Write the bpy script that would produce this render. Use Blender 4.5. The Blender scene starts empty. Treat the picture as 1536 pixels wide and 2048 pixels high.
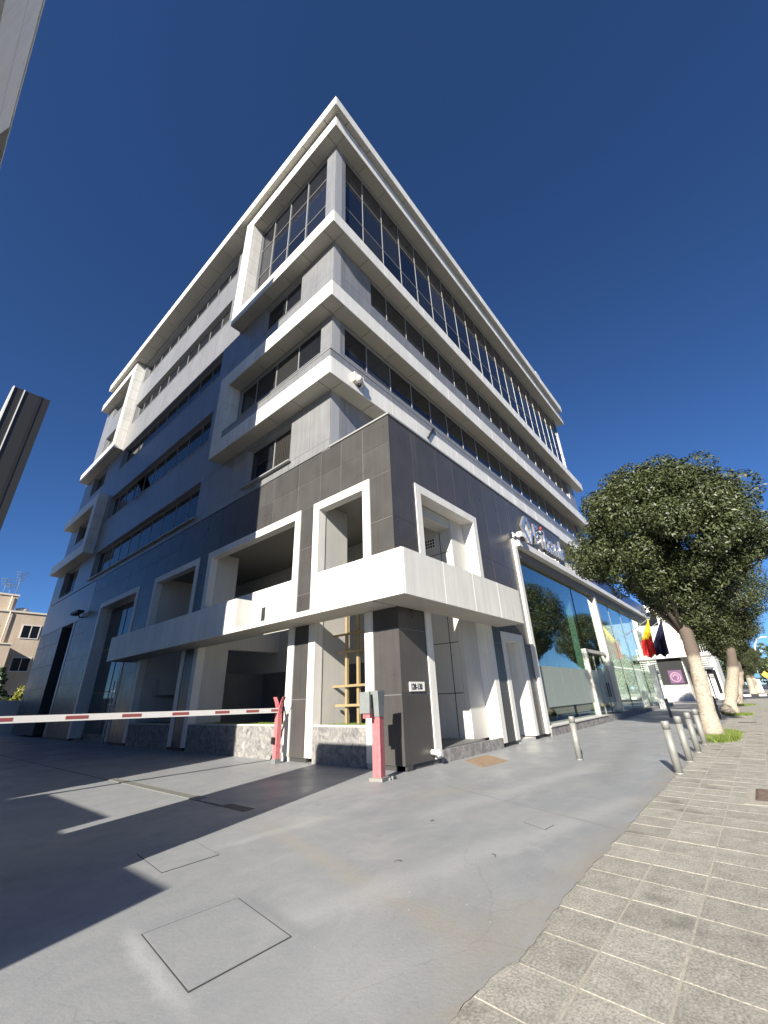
import bpy, bmesh, math, random
import numpy as np
from mathutils import Vector, Matrix

random.seed(7); np.random.seed(7)
scene = bpy.context.scene
COL = scene.collection
R = math.radians

# ------------------------------------------------------------------ camera
cam_d = bpy.data.cameras.new('camera'); cam = bpy.data.objects.new('camera', cam_d); COL.objects.link(cam)
Mw = ((0.649327, -0.759607, -0.037041), (0.296095, 0.297369, -0.907689), (0.700502, 0.578419, 0.418006))
r0, r1, r2 = [Vector(r) for r in Mw]
rot = Matrix((r0, -r1, -r2)).transposed()
cam.matrix_world = Matrix.Translation((-8.904, -7.003, 1.6)) @ rot.to_4x4()
cam_d.sensor_fit = 'VERTICAL'; cam_d.sensor_height = 24.0; cam_d.lens = 812.09 / 2048 * 24
cam_d.clip_start = 0.05; cam_d.clip_end = 5000
scene.camera = cam

# ------------------------------------------------------------------ light
SUN = Vector((1, .306, -.52)).normalized()
w = bpy.data.worlds.new('World'); scene.world = w; w.use_nodes = True
nt = w.node_tree
sky = nt.nodes.new('ShaderNodeTexSky'); sky.sky_type = 'NISHITA'; sky.sun_disc = False
sky.sun_elevation = math.asin(-SUN.z); sky.sun_rotation = math.atan2(-SUN.x, -SUN.y) % (2 * math.pi)
sky.altitude = 0; sky.air_density = .72; sky.dust_density = 0.0; sky.ozone_density = 10.0
nt.links.new(sky.outputs[0], nt.nodes['Background'].inputs[0])
nt.nodes['Background'].inputs[1].default_value = 0.062
sl = bpy.data.lights.new('sun', 'SUN'); sl.energy = 5.0; sl.angle = R(.5); sl.color = (1, .93, .82)
so = bpy.data.objects.new('sun', sl); COL.objects.link(so); so.rotation_euler = SUN.to_track_quat('-Z', 'Y').to_euler(); so.location = (-20, -10, 40)
vs = scene.view_settings; vs.view_transform = 'Standard'; vs.look = 'None'; vs.gamma = 1; vs.exposure = 1.13
scene.cycles.max_bounces = 6; scene.cycles.transparent_max_bounces = 12

# ------------------------------------------------------------------ materials
def newmat(name):
    m = bpy.data.materials.new(name); m.use_nodes = True
    return m, m.node_tree.nodes, m.node_tree.links, m.node_tree.nodes['Principled BSDF']
def N(ns, t, **k):
    n = ns.new(t)
    for a, b in k.items(): setattr(n, a, b)
    return n
def pm(name, col, rough=.5, metal=0, rnd=.06, noise=None, streak=0, bump=None, spec=.5, rough_var=0):
    """plain painted / metal surface: colour, small differences from piece to piece, cloudy wear, rain streaks"""
    m, ns, ls, p = newmat(name)
    p.inputs['Roughness'].default_value = rough; p.inputs['Metallic'].default_value = metal
    p.inputs['Specular IOR Level'].default_value = spec
    geo = N(ns, 'ShaderNodeNewGeometry'); oi = N(ns, 'ShaderNodeObjectInfo')
    val = N(ns, 'ShaderNodeMapRange'); val.inputs[3].default_value = 1 - rnd; val.inputs[4].default_value = 1 + rnd
    ls.new(oi.outputs['Random'], val.inputs[0]); cur = val.outputs[0]
    def mul(a, b):
        n = N(ns, 'ShaderNodeMath', operation='MULTIPLY'); ls.new(a, n.inputs[0]); ls.new(b, n.inputs[1]); return n.outputs[0]
    nz = None
    if noise:
        nz = N(ns, 'ShaderNodeTexNoise'); nz.inputs['Scale'].default_value = noise[0]; nz.inputs['Detail'].default_value = 6; nz.inputs['Roughness'].default_value = .6
        ls.new(geo.outputs['Position'], nz.inputs['Vector'])
        mr = N(ns, 'ShaderNodeMapRange'); mr.inputs[1].default_value = .3; mr.inputs[2].default_value = .7
        mr.inputs[3].default_value = 1 - noise[1]; mr.inputs[4].default_value = 1 + noise[1]
        ls.new(nz.outputs[0], mr.inputs[0]); cur = mul(cur, mr.outputs[0])
    if streak:
        mp = N(ns, 'ShaderNodeMapping'); mp.inputs['Scale'].default_value = (7, 7, .35); ls.new(geo.outputs['Position'], mp.inputs[0])
        n2 = N(ns, 'ShaderNodeTexNoise'); n2.inputs['Scale'].default_value = 1; n2.inputs['Detail'].default_value = 4; ls.new(mp.outputs[0], n2.inputs['Vector'])
        m2 = N(ns, 'ShaderNodeMapRange'); m2.inputs[1].default_value = .35; m2.inputs[2].default_value = .7
        m2.inputs[3].default_value = 1 + streak * .3; m2.inputs[4].default_value = 1 - streak
        ls.new(n2.outputs[0], m2.inputs[0]); cur = mul(cur, m2.outputs[0])
    mx = N(ns, 'ShaderNodeVectorMath', operation='SCALE'); mx.inputs[0].default_value = col[:3]
    ls.new(cur, mx.inputs['Scale']); ls.new(mx.outputs[0], p.inputs['Base Color'])
    if rough_var and nz:
        rr = N(ns, 'ShaderNodeMapRange'); rr.inputs[1].default_value = .3; rr.inputs[2].default_value = .7
        rr.inputs[3].default_value = rough - rough_var; rr.inputs[4].default_value = rough + rough_var
        ls.new(nz.outputs[0], rr.inputs[0]); ls.new(rr.outputs[0], p.inputs['Roughness'])
    if bump:
        nb = N(ns, 'ShaderNodeTexNoise'); nb.inputs['Scale'].default_value = bump[0]; nb.inputs['Detail'].default_value = 5
        ls.new(geo.outputs['Position'], nb.inputs['Vector'])
        b = N(ns, 'ShaderNodeBump'); b.inputs['Strength'].default_value = bump[1]; b.inputs['Distance'].default_value = bump[2]
        ls.new(nb.outputs[0], b.inputs['Height']); ls.new(b.outputs[0], p.inputs['Normal'])
    return m

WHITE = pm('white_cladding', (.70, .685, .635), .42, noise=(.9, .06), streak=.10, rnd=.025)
WCORE = pm('white_joint', (.16, .155, .145), .7)
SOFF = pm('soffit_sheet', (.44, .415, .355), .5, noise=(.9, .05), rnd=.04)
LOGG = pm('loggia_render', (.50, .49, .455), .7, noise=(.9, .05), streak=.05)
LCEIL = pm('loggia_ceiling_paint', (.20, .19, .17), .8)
DARK = pm('anthracite_cladding', (.068, .0645, .062), .31, noise=(1.2, .1), streak=.12, rnd=.10, rough_var=.05)
DCORE = pm('dark_joint', (.05, .05, .05), .6)
DJOIN = pm('aluminium_joint', (.20, .20, .195), .5)
SILVER = pm('silver_cladding', (.30, .305, .312), .34, metal=.35, noise=(1.5, .07), streak=.15, rnd=.05)
SCORE = pm('silver_joint', (.34, .345, .355), .5)
FRAME = pm('window_aluminium', (.40, .40, .385), .4, metal=.3)
GLASS = pm('tinted_window_glass', (.012, .014, .02), .04, rnd=.4, spec=.6)
GLASSG = pm('grey_glass', (.03, .031, .032), .06, rnd=.5, spec=.6)
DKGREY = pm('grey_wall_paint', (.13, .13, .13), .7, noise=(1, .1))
STONE = None
GOLD = pm('brass_coated_tube', (.40, .31, .165), .4, metal=.3)
PINK = pm('faded_red_paint', (.52, .15, .16), .6, noise=(9, .18), streak=.15, bump=(40, .2, .003))
REDR = pm('red_reflector', (.33, .085, .08), .5)
WPAINT = pm('white_boom_paint', (.78, .76, .72), .4, noise=(6, .04))
GREYM = pm('grey_steel_housing', (.19, .205, .20), .5, noise=(7, .1))
BLACK = pm('black_plastic', (.012, .012, .013), .5)
GALV = pm('galvanised_steel', (.24, .24, .22), .55, metal=.2, noise=(8, .12), rnd=.08)
CHROME = pm('brushed_steel', (.72, .71, .69), .24, metal=.8)
RUSTD = pm('dark_rusty_iron', (.11, .08, .062), .8, noise=(9, .3))
RUST = pm('rusty_plate', (.29, .20, .125), .8, noise=(9, .3), bump=(30, .4, .004))
BEIGE = pm('beige_render', (.60, .50, .385), .85, noise=(.6, .08), streak=.1, bump=(18, .3, .01))
CREAM = pm('cream_render', (.70, .65, .56), .85, noise=(.7, .06), streak=.08)
OFFW = pm('offwhite_render', (.72, .71, .68), .8, noise=(.8, .05), streak=.06)
CONC = pm('grey_concrete_fascia', (.50, .50, .47), .75, noise=(1.2, .08), streak=.06, bump=(5, .2, .01))
DPYL = pm('pylon_dark_sheet', (.024, .024, .023), .45, rnd=.05)
NAVY = pm('navy_cloth', (.012, .014, .05), .8)
YEL = pm('yellow_cloth', (.75, .55, .03), .8)
REDC = pm('red_cloth', (.60, .03, .03), .8)
BLUES = pm('blue_sign_sheet', (.022, .026, .10), .35)
PURP = pm('purple_poster', (.12, .06, .13), .6)
PINKP = pm('pink_print', (.34, .20, .27), .6)
MINT = pm('mint_glass_edge', (.45, .66, .56), .25)
ASPH = pm('asphalt', (.06, .06, .062), .85, noise=(2, .2), bump=(60, .4, .01))
ROOFT = pm('terracotta_hood', (.35, .2, .13), .8)

def mat_stone():
    m, ns, ls, p = newmat('grey_veined_stone'); geo = N(ns, 'ShaderNodeNewGeometry')
    n = N(ns, 'ShaderNodeTexNoise'); n.inputs['Scale'].default_value = 4.5; n.inputs['Detail'].default_value = 9; n.inputs['Roughness'].default_value = .68; n.inputs['Distortion'].default_value = .8
    ls.new(geo.outputs['Position'], n.inputs['Vector'])
    c = N(ns, 'ShaderNodeValToRGB'); c.color_ramp.elements[0].position = .33; c.color_ramp.elements[0].color = (.10, .10, .105, 1)
    c.color_ramp.elements[1].position = .68; c.color_ramp.elements[1].color = (.36, .345, .325, 1)
    ls.new(n.outputs[0], c.inputs[0]); ls.new(c.outputs[0], p.inputs['Base Color']); p.inputs['Roughness'].default_value = .7
    b = N(ns, 'ShaderNodeBump'); b.inputs['Strength'].default_value = .3; b.inputs['Distance'].default_value = .01
    ls.new(n.outputs[0], b.inputs['Height']); ls.new(b.outputs[0], p.inputs['Normal'])
    return m
STONE = mat_stone()

def mat_forecourt():
    m, ns, ls, p = newmat('grey_painted_concrete'); geo = N(ns, 'ShaderNodeNewGeometry')
    def noise(sc, det, scale=(1, 1, 1), rotz=0, dist=0, loc=(0, 0, 0)):
        mp = N(ns, 'ShaderNodeMapping'); mp.inputs['Scale'].default_value = scale; mp.inputs['Rotation'].default_value[2] = rotz; mp.inputs['Location'].default_value = loc
        ls.new(geo.outputs['Position'], mp.inputs[0])
        n = N(ns, 'ShaderNodeTexNoise'); n.inputs['Scale'].default_value = sc; n.inputs['Detail'].default_value = det; n.inputs['Roughness'].default_value = .62; n.inputs['Distortion'].default_value = dist
        ls.new(mp.outputs[0], n.inputs['Vector']); return n.outputs[0]
    def mr(x, a, b, c, d):
        n = N(ns, 'ShaderNodeMapRange'); ls.new(x, n.inputs[0])
        for i, v in enumerate((a, b, c, d)): n.inputs[i + 1].default_value = v
        return n.outputs[0]
    def mix(f, a, b):
        n = N(ns, 'ShaderNodeMix', data_type='RGBA'); ls.new(f, n.inputs[0])
        for s, v in ((6, a), (7, b)):
            if isinstance(v, tuple): n.inputs[s].default_value = (*v, 1)
            else: ls.new(v, n.inputs[s])
        return n.outputs[2]
    big = noise(.55, 6, dist=.6); brush = noise(1.6, 5, (.5, 1.6, 1), R(-18), .5); fine = noise(26, 4)
    tan = noise(.42, 5, (1, .6, 1), R(62), .9, (3.3, 1.7, 0))
    mid = noise(1.9, 6, dist=1.2)
    c0 = mix(mr(big, .32, .68, 0, 1), (.225, .237, .25), (.30, .308, .312))
    c1 = mix(mr(mid, .46, .70, 0, .5), c0, (.345, .345, .34))
    def seg(P, Q, wd, soft):
        d = (Vector(Q) - Vector(P)); L = d.length; d.normalize(); nn = Vector((-d.y, d.x, 0))
        sb = N(ns, 'ShaderNodeVectorMath', operation='SUBTRACT'); ls.new(geo.outputs['Position'], sb.inputs[0]); sb.inputs[1].default_value = P
        def dot(v_):
            n = N(ns, 'ShaderNodeVectorMath', operation='DOT_PRODUCT'); ls.new(sb.outputs[0], n.inputs[0]); n.inputs[1].default_value = v_; return n.outputs['Value']
        wob = mr(mid, .3, .7, -wd * .8, wd * .8)
        a = N(ns, 'ShaderNodeMath', operation='ADD'); ls.new(dot(nn), a.inputs[0]); ls.new(wob, a.inputs[1])
        ab = N(ns, 'ShaderNodeMath', operation='ABSOLUTE'); ls.new(a.outputs[0], ab.inputs[0])
        t = dot(d); parts = [mr(ab.outputs[0], wd * .3, wd + soft, 1, 0), mr(t, -.2, .3, 0, 1), mr(t, L - .3, L + .2, 1, 0)]
        cur = parts[0]
        for q in parts[1:]:
            m_ = N(ns, 'ShaderNodeMath', operation='MULTIPLY'); ls.new(cur, m_.inputs[0]); ls.new(q, m_.inputs[1]); cur = m_.outputs[0]
        return cur
    def fac(x, k):
        m_ = N(ns, 'ShaderNodeMath', operation='MULTIPLY'); ls.new(x, m_.inputs[0]); m_.inputs[1].default_value = k; return m_.outputs[0]
    c2 = mix(mr(brush, .5, .74, 0, .5), c1, (.37, .37, .36))
    c3 = mix(mr(brush, .22, .42, .5, 0), c2, (.185, .195, .21))
    c4 = mix(mr(tan, .60, .72, 0, .4), c3, (.32, .28, .22))
    # filled trench, pale roller laps, dark tyre rubs
    c4 = mix(fac(seg((-4.55, -.9, 0), (-5.6, -5.0, 0), .10, .12), .5), c4, (.33, .295, .235))
    c4 = mix(fac(seg((-5.5, -4.3, 0), (-5.2, -4.9, 0), .30, .35), .35), c4, (.32, .29, .235))
    c4 = mix(fac(seg((-6.3, -3.5, 0), (-.2, -5.0, 0), .14, .2), .55), c4, (.42, .42, .415))
    c4 = mix(fac(seg((-3.2, -2.6, 0), (3.2, -3.6, 0), .12, .25), .5), c4, (.41, .41, .40))
    c4 = mix(fac(seg((-6.98, -2.6, 0), (-7.16, -3.9, 0), .045, .05), .8), c4, (.44, .445, .44))
    c4 = mix(fac(seg((-6.05, -2.75, 0), (-6.2, -3.8, 0), .03, .07), .5), c4, (.17, .18, .19))
    c4 = mix(fac(seg((-5.6, -1.26, 0), (-3.7, -1.4, 0), .06, .08), .6), c4, (.40, .40, .39))
    c4 = mix(fac(seg((-.8, -1.5, 0), (-2.24, -5.12, 0), .012, .03), .5), c4, (.15, .155, .165))
    c4 = mix(fac(seg((0.5, -4.2, 0), (9, -3.2, 0), .10, .3), .45), c4, (.19, .195, .2))
    c4 = mix(fac(seg((-6.1, -5.0, 0), (-4.6, -5.05, 0), .12, .2), .55), c4, (.31, .28, .225))
    # dust along the edge of the paving
    sep = N(ns, 'ShaderNodeSeparateXYZ'); ls.new(geo.outputs['Position'], sep.inputs[0])
    edge = mr(sep.outputs[1], -5.16, -4.80, 1, 0); en = mr(noise(1.7, 5), .40, .60, 0, .85)
    ef = N(ns, 'ShaderNodeMath', operation='MULTIPLY'); ls.new(edge, ef.inputs[0]); ls.new(en, ef.inputs[1])
    c5 = mix(ef.outputs[0], c4, (.30, .27, .215))
    speck = mix(mr(fine, .66, .74, 0, .4), c5, (.42, .42, .40)); speck = mix(mr(noise(60, 3), .24, .34, .5, 0), speck, (.12, .125, .13))
    speck = mix(mr(noise(110, 3), .3, .7, 0, .5), speck, (.21, .22, .225))
    vo = N(ns, 'ShaderNodeTexVoronoi', feature='DISTANCE_TO_EDGE'); vo.inputs['Scale'].default_value = .42
    wv = N(ns, 'ShaderNodeVectorMath', operation='MULTIPLY_ADD'); nv = N(ns, 'ShaderNodeTexNoise'); nv.inputs['Scale'].default_value = 1.4; nv.inputs['Detail'].default_value = 6; ls.new(geo.outputs['Position'], nv.inputs['Vector'])
    ls.new(nv.outputs['Color'], wv.inputs[0]); wv.inputs[1].default_value = (.7, .7, 0); ls.new(geo.outputs['Position'], wv.inputs[2]); ls.new(wv.outputs[0], vo.inputs['Vector'])
    ck = N(ns, 'ShaderNodeMath', operation='MULTIPLY'); ls.new(mr(vo.outputs['Distance'], 0, .0035, .28, 0), ck.inputs[0]); ls.new(mr(big, .50, .56, 0, 1), ck.inputs[1])
    speck = mix(ck.outputs[0], speck, (.13, .135, .14))
    ls.new(speck, p.inputs['Base Color'])
    ls.new(mr(big, .35, .65, .66, .36), p.inputs['Roughness']); p.inputs['Specular IOR Level'].default_value = .38
    b = N(ns, 'ShaderNodeBump'); b.inputs['Strength'].default_value = .28; b.inputs['Distance'].default_value = .01
    a = N(ns, 'ShaderNodeMath', operation='ADD'); ls.new(fine, a.inputs[0]); ls.new(brush, a.inputs[1]); ls.new(a.outputs[0], b.inputs['Height']); ls.new(b.outputs[0], p.inputs['Normal'])
    return m
FORE = mat_forecourt()

def mat_tile():
    m, ns, ls, p = newmat('exposed_aggregate_paver'); geo = N(ns, 'ShaderNodeNewGeometry'); oi = N(ns, 'ShaderNodeObjectInfo')
    v = N(ns, 'ShaderNodeTexVoronoi'); v.inputs['Scale'].default_value = 62; ls.new(geo.outputs['Position'], v.inputs['Vector'])
    n = N(ns, 'ShaderNodeTexNoise'); n.inputs['Scale'].default_value = 52; n.inputs['Detail'].default_value = 5; n.inputs['Roughness'].default_value = .7; ls.new(geo.outputs['Position'], n.inputs['Vector'])
    c = N(ns, 'ShaderNodeValToRGB'); e = c.color_ramp.elements; e[0].position = .34; e[0].color = (.185, .178, .152, 1); e[1].position = .64; e[1].color = (.43, .41, .355, 1)
    ls.new(n.outputs[0], c.inputs[0])
    g = N(ns, 'ShaderNodeTexNoise'); g.inputs['Scale'].default_value = 1.5; g.inputs['Detail'].default_value = 6; ls.new(geo.outputs['Position'], g.inputs['Vector'])
    gr = N(ns, 'ShaderNodeMapRange'); gr.inputs[1].default_value = .58; gr.inputs[2].default_value = .74; gr.inputs[3].default_value = 1; gr.inputs[4].default_value = .42; ls.new(g.outputs[0], gr.inputs[0])
    rr = N(ns, 'ShaderNodeMapRange'); rr.inputs[3].default_value = .90; rr.inputs[4].default_value = 1.08; ls.new(oi.outputs['Random'], rr.inputs[0])
    mu = N(ns, 'ShaderNodeMath', operation='MULTIPLY'); ls.new(gr.outputs[0], mu.inputs[0]); ls.new(rr.outputs[0], mu.inputs[1])
    g2 = N(ns, 'ShaderNodeTexNoise'); g2.inputs['Scale'].default_value = 5.5; g2.inputs['Detail'].default_value = 7; g2.inputs['Roughness'].default_value = .7; ls.new(geo.outputs['Position'], g2.inputs['Vector'])
    gr2 = N(ns, 'ShaderNodeMapRange'); gr2.inputs[1].default_value = .3; gr2.inputs[2].default_value = .7; gr2.inputs[3].default_value = .74; gr2.inputs[4].default_value = 1.18; ls.new(g2.outputs[0], gr2.inputs[0])
    mu2 = N(ns, 'ShaderNodeMath', operation='MULTIPLY'); ls.new(mu.outputs[0], mu2.inputs[0]); ls.new(gr2.outputs[0], mu2.inputs[1])
    s = N(ns, 'ShaderNodeVectorMath', operation='SCALE'); ls.new(c.outputs[0], s.inputs[0]); ls.new(mu2.outputs[0], s.inputs['Scale'])
    ls.new(s.outputs[0], p.inputs['Base Color']); p.inputs['Roughness'].default_value = .85
    b = N(ns, 'ShaderNodeBump'); b.inputs['Strength'].default_value = .5; b.inputs['Distance'].default_value = .004
    ls.new(n.outputs[0], b.inputs['Height']); ls.new(b.outputs[0], p.inputs['Normal'])
    return m
TILE = mat_tile()
MORTAR = pm('sandy_mortar', (.345, .325, .27), .9, noise=(14, .2), bump=(60, .4, .004))

def mat_leaf(name, a, b, rough=.42):
    m, ns, ls, p = newmat(name); geo = N(ns, 'ShaderNodeNewGeometry')
    mx = N(ns, 'ShaderNodeMix', data_type='RGBA'); mx.inputs[6].default_value = (*a, 1); mx.inputs[7].default_value = (*b, 1)
    ls.new(geo.outputs['Random Per Island'], mx.inputs[0]); ls.new(mx.outputs[2], p.inputs['Base Color'])
    p.inputs['Roughness'].default_value = rough
    return m
LEAF = mat_leaf('ficus_leaf', (.022, .034, .011), (.082, .096, .033), .5)
LEAF2 = mat_leaf('far_leaf', (.045, .07, .022), (.10, .13, .045))
LEAFC = mat_leaf('conifer_leaf', (.02, .04, .018), (.05, .075, .03))
LEAFY = mat_leaf('yellow_green_leaf', (.12, .15, .02), (.26, .26, .05))
GRASS = mat_leaf('grass_blade', (.08, .13, .02), (.19, .24, .045), .6)

def mat_bark():
    m, ns, ls, p = newmat('pale_limewashed_bark'); geo = N(ns, 'ShaderNodeNewGeometry')
    mp = N(ns, 'ShaderNodeMapping'); mp.inputs['Scale'].default_value = (1, 1, 1.8); ls.new(geo.outputs['Position'], mp.inputs[0])
    n = N(ns, 'ShaderNodeTexNoise'); n.inputs['Scale'].default_value = 10; n.inputs['Detail'].default_value = 9; n.inputs['Roughness'].default_value = .8; ls.new(mp.outputs[0], n.inputs['Vector'])
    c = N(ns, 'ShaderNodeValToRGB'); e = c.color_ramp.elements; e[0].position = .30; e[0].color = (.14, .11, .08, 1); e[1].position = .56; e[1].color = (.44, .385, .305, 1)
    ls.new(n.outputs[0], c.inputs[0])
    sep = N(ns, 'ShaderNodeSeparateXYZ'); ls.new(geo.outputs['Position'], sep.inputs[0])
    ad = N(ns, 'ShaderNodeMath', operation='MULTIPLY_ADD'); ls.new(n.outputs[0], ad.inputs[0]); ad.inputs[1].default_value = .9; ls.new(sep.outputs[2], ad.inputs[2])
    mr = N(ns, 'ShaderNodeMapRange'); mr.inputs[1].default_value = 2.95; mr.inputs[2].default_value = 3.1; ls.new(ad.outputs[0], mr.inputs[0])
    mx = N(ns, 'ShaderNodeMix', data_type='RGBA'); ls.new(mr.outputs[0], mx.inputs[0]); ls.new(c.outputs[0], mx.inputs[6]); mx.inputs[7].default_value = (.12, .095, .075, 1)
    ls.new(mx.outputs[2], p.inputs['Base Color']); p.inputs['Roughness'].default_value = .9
    b = N(ns, 'ShaderNodeBump'); b.inputs['Strength'].default_value = .8; b.inputs['Distance'].default_value = .03
    ls.new(n.outputs[0], b.inputs['Height']); ls.new(b.outputs[0], p.inputs['Normal'])
    return m
BARK = mat_bark()

def mat_curtain():
    m, ns, ls, p = newmat('curtain_behind_glass'); geo = N(ns, 'ShaderNodeNewGeometry')
    wv = N(ns, 'ShaderNodeTexWave', bands_direction='Y'); wv.inputs['Scale'].default_value = 2.6; wv.inputs['Distortion'].default_value = 3; wv.inputs['Detail'].default_value = 2; ls.new(geo.outputs['Position'], wv.inputs['Vector'])
    c = N(ns, 'ShaderNodeValToRGB'); c.color_ramp.elements[0].color = (.012, .012, .012, 1); c.color_ramp.elements[1].color = (.05, .047, .042, 1); ls.new(wv.outputs[0], c.inputs[0]); ls.new(c.outputs[0], p.inputs['Base Color'])
    p.inputs['Roughness'].default_value = .08
    return m
CURT = mat_curtain()
def mat_clear(name, tint, refl):
    m, ns, ls, p = newmat(name); ns.remove(p); out = ns['Material Output']
    t = N(ns, 'ShaderNodeBsdfTransparent'); t.inputs[0].default_value = (*tint, 1)
    g = N(ns, 'ShaderNodeBsdfGlossy'); g.inputs['Roughness'].default_value = .01; g.inputs[0].default_value = (.92, .97, .95, 1)
    lw = N(ns, 'ShaderNodeLayerWeight'); lw.inputs[0].default_value = .5
    pw = N(ns, 'ShaderNodeMath', operation='POWER'); ls.new(lw.outputs['Facing'], pw.inputs[0]); pw.inputs[1].default_value = refl
    f = N(ns, 'ShaderNodeMath', operation='MULTIPLY_ADD'); ls.new(pw.outputs[0], f.inputs[0]); f.inputs[1].default_value = .88; f.inputs[2].default_value = .07
    mx = N(ns, 'ShaderNodeMixShader'); ls.new(f.outputs[0], mx.inputs[0]); ls.new(t.outputs[0], mx.inputs[1]); ls.new(g.outputs[0], mx.inputs[2]); ls.new(mx.outputs[0], out.inputs[0])
    return m
CLEAR = mat_clear('shop_glass', (.74, .84, .79), 3.2)
FROST = pm('frosted_film', (.25, .29, .265), .42, rnd=0)

# ------------------------------------------------------------------ mesh helpers
def link(o, parent=None):
    COL.objects.link(o)
    if parent is not None: o.parent = parent
    return o
def tag(o, label, cat, group=None):
    o['label'] = label; o['category'] = cat
    if group: o['group'] = group
    return o
def empty(name, loc=(0, 0, 0)):
    o = bpy.data.objects.new(name, None); o.location = loc; o.empty_display_size = .2
    return link(o)
CUBES = {}
FACES = [(0, 3, 2, 1), (4, 5, 6, 7), (0, 1, 5, 4), (1, 2, 6, 5), (2, 3, 7, 6), (3, 0, 4, 7)]
def cube_mesh(m):
    if m.name not in CUBES:
        me = bpy.data.meshes.new('unit_' + m.name)
        me.from_pydata([(0, 0, 0), (1, 0, 0), (1, 1, 0), (0, 1, 0), (0, 0, 1), (1, 0, 1), (1, 1, 1), (0, 1, 1)], [], FACES)
        me.materials.append(m); CUBES[m.name] = me
    return CUBES[m.name]
def bx(name, x0, x1, y0, y1, z0, z1, m, parent=None):
    o = bpy.data.objects.new(name, cube_mesh(m)); o.location = (x0, y0, z0); o.scale = (x1 - x0, y1 - y0, z1 - z0)
    return link(o, parent)
def mesh(name, verts, faces, m, parent=None, smooth=False):
    me = bpy.data.meshes.new(name); me.from_pydata([tuple(v) for v in verts], [], faces); me.materials.append(m)
    if smooth: me.polygons.foreach_set('use_smooth', [True] * len(me.polygons))
    me.update()
    return link(bpy.data.objects.new(name, me), parent)
def mb(name, boxes, m, parent=None):
    v, f = [], []
    for x0, x1, y0, y1, z0, z1 in boxes:
        b = len(v)
        v += [(x0, y0, z0), (x1, y0, z0), (x1, y1, z0), (x0, y1, z0), (x0, y0, z1), (x1, y0, z1), (x1, y1, z1), (x0, y1, z1)]
        f += [tuple(b + i for i in q) for q in FACES]
    return mesh(name, v, f, m, parent)
def tube_geo(pts, rad, n=10, cap=True, wob=0, v=None, f=None):
    v = [] if v is None else v; f = [] if f is None else f
    base = len(v); prev = None
    for i, p in enumerate(pts):
        p = Vector(p); d = (Vector(pts[min(i + 1, len(pts) - 1)]) - Vector(pts[max(i - 1, 0)])).normalized()
        a = Vector((1, 0, 0)) if abs(d.x) < .8 else Vector((0, 1, 0))
        u = d.cross(a).normalized(); t = d.cross(u)
        for k in range(n):
            an = 2 * math.pi * k / n; r = rad[i] * (1 + (random.uniform(-wob, wob) if wob else 0))
            v.append(tuple(p + u * math.cos(an) * r + t * math.sin(an) * r))
    for i in range(len(pts) - 1):
        for k in range(n):
            a = base + i * n + k; b = base + i * n + (k + 1) % n
            f.append((a, b, b + n, a + n))
    if cap:
        f.append(tuple(base + k for k in range(n))[::-1]); f.append(tuple(base + (len(pts) - 1) * n + k for k in range(n)))
    return v, f
def tube(name, pts, rad, m, parent=None, n=10, wob=0, smooth=True):
    v, f = tube_geo(pts, rad, n, True, wob)
    return mesh(name, v, f, m, parent, smooth)
def sub_rects(r, holes):
    out = [r]
    for h in holes:
        nxt = []
        for a0, a1, b0, b1 in out:
            if h[0] >= a1 or h[1] <= a0 or h[2] >= b1 or h[3] <= b0: nxt.append((a0, a1, b0, b1)); continue
            if a0 < h[0]: nxt.append((a0, h[0], b0, b1))
            if a1 > h[1]: nxt.append((h[1], a1, b0, b1))
            c0, c1 = max(a0, h[0]), min(a1, h[1])
            if b0 < h[2]: nxt.append((c0, c1, b0, h[2]))
            if b1 > h[3]: nxt.append((c0, c1, h[3], b1))
        out = nxt
    return [q for q in out if q[1] - q[0] > .03 and q[3] - q[2] > .03]
GAP = .011
def clad(axis, plane, us, zs, holes, m, core_m, parent, pname, wname, depth=.45, gap=GAP, rec=.045):
    """cladding on a vertical wall: every panel its own piece on a backing wall with the same openings"""
    boxes = []
    for q in sub_rects((us[0], us[-1], zs[0], zs[-1]), holes):
        boxes.append((plane + rec, plane + depth, q[0], q[1], q[2], q[3]) if axis == 'A' else (q[0], q[1], plane + rec, plane + depth, q[2], q[3]))
    wall = mb(wname, boxes, core_m, parent)
    for i in range(len(us) - 1):
        for j in range(len(zs) - 1):
            for q in sub_rects((us[i], us[i + 1], zs[j], zs[j + 1]), holes):
                a0, a1, b0, b1 = q[0] + gap, q[1] - gap, q[2] + gap, q[3] - gap
                e = random.uniform(0, .004)
                if axis == 'A': bx(pname, plane + e, plane + rec - .001, a0, a1, b0, b1, m, wall)
                else: bx(pname, a0, a1, plane + e, plane + rec - .001, b0, b1, m, wall)
    return wall
def steps(a, b, s):
    n = max(1, round((b - a) / s)); return [a + (b - a) * i / n for i in range(n + 1)]

# ------------------------------------------------------------------ the setting: ground
def struct(o): o['kind'] = 'structure'; return o
struct(mesh('ground', [(-1500, -1500, -.16), (1500, -1500, -.16), (1500, 1500, -.16), (-1500, 1500, -.16)], [(0, 1, 2, 3)], ASPH))
fc = struct(mesh('forecourt', [(-60, -5.16, 0), (58, -5.16, 0), (58, 70, 0), (-60, 70, 0), (-60, -5.16, -.15), (58, -5.16, -.15), (58, 70, -.15), (-60, 70, -.15)],
     [(0, 1, 2, 3), (0, 4, 5, 1), (1, 5, 6, 2), (2, 6, 7, 3), (3, 7, 4, 0)], FORE))
pv = struct(mb('pavement', [(-40, 60, -9.6, -5.162, -.15, -.0045)], MORTAR))
struct(mb('kerb', [(-40, 60, -9.78, -9.602, -.159, .0)], CONC))
struct(mb('road', [(-60, 160, -22, -9.79, -.159, -.15)], ASPH))
TS = .47
tile_me = bpy.data.meshes.new('paver')
g = .009; sk = -.09
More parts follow.
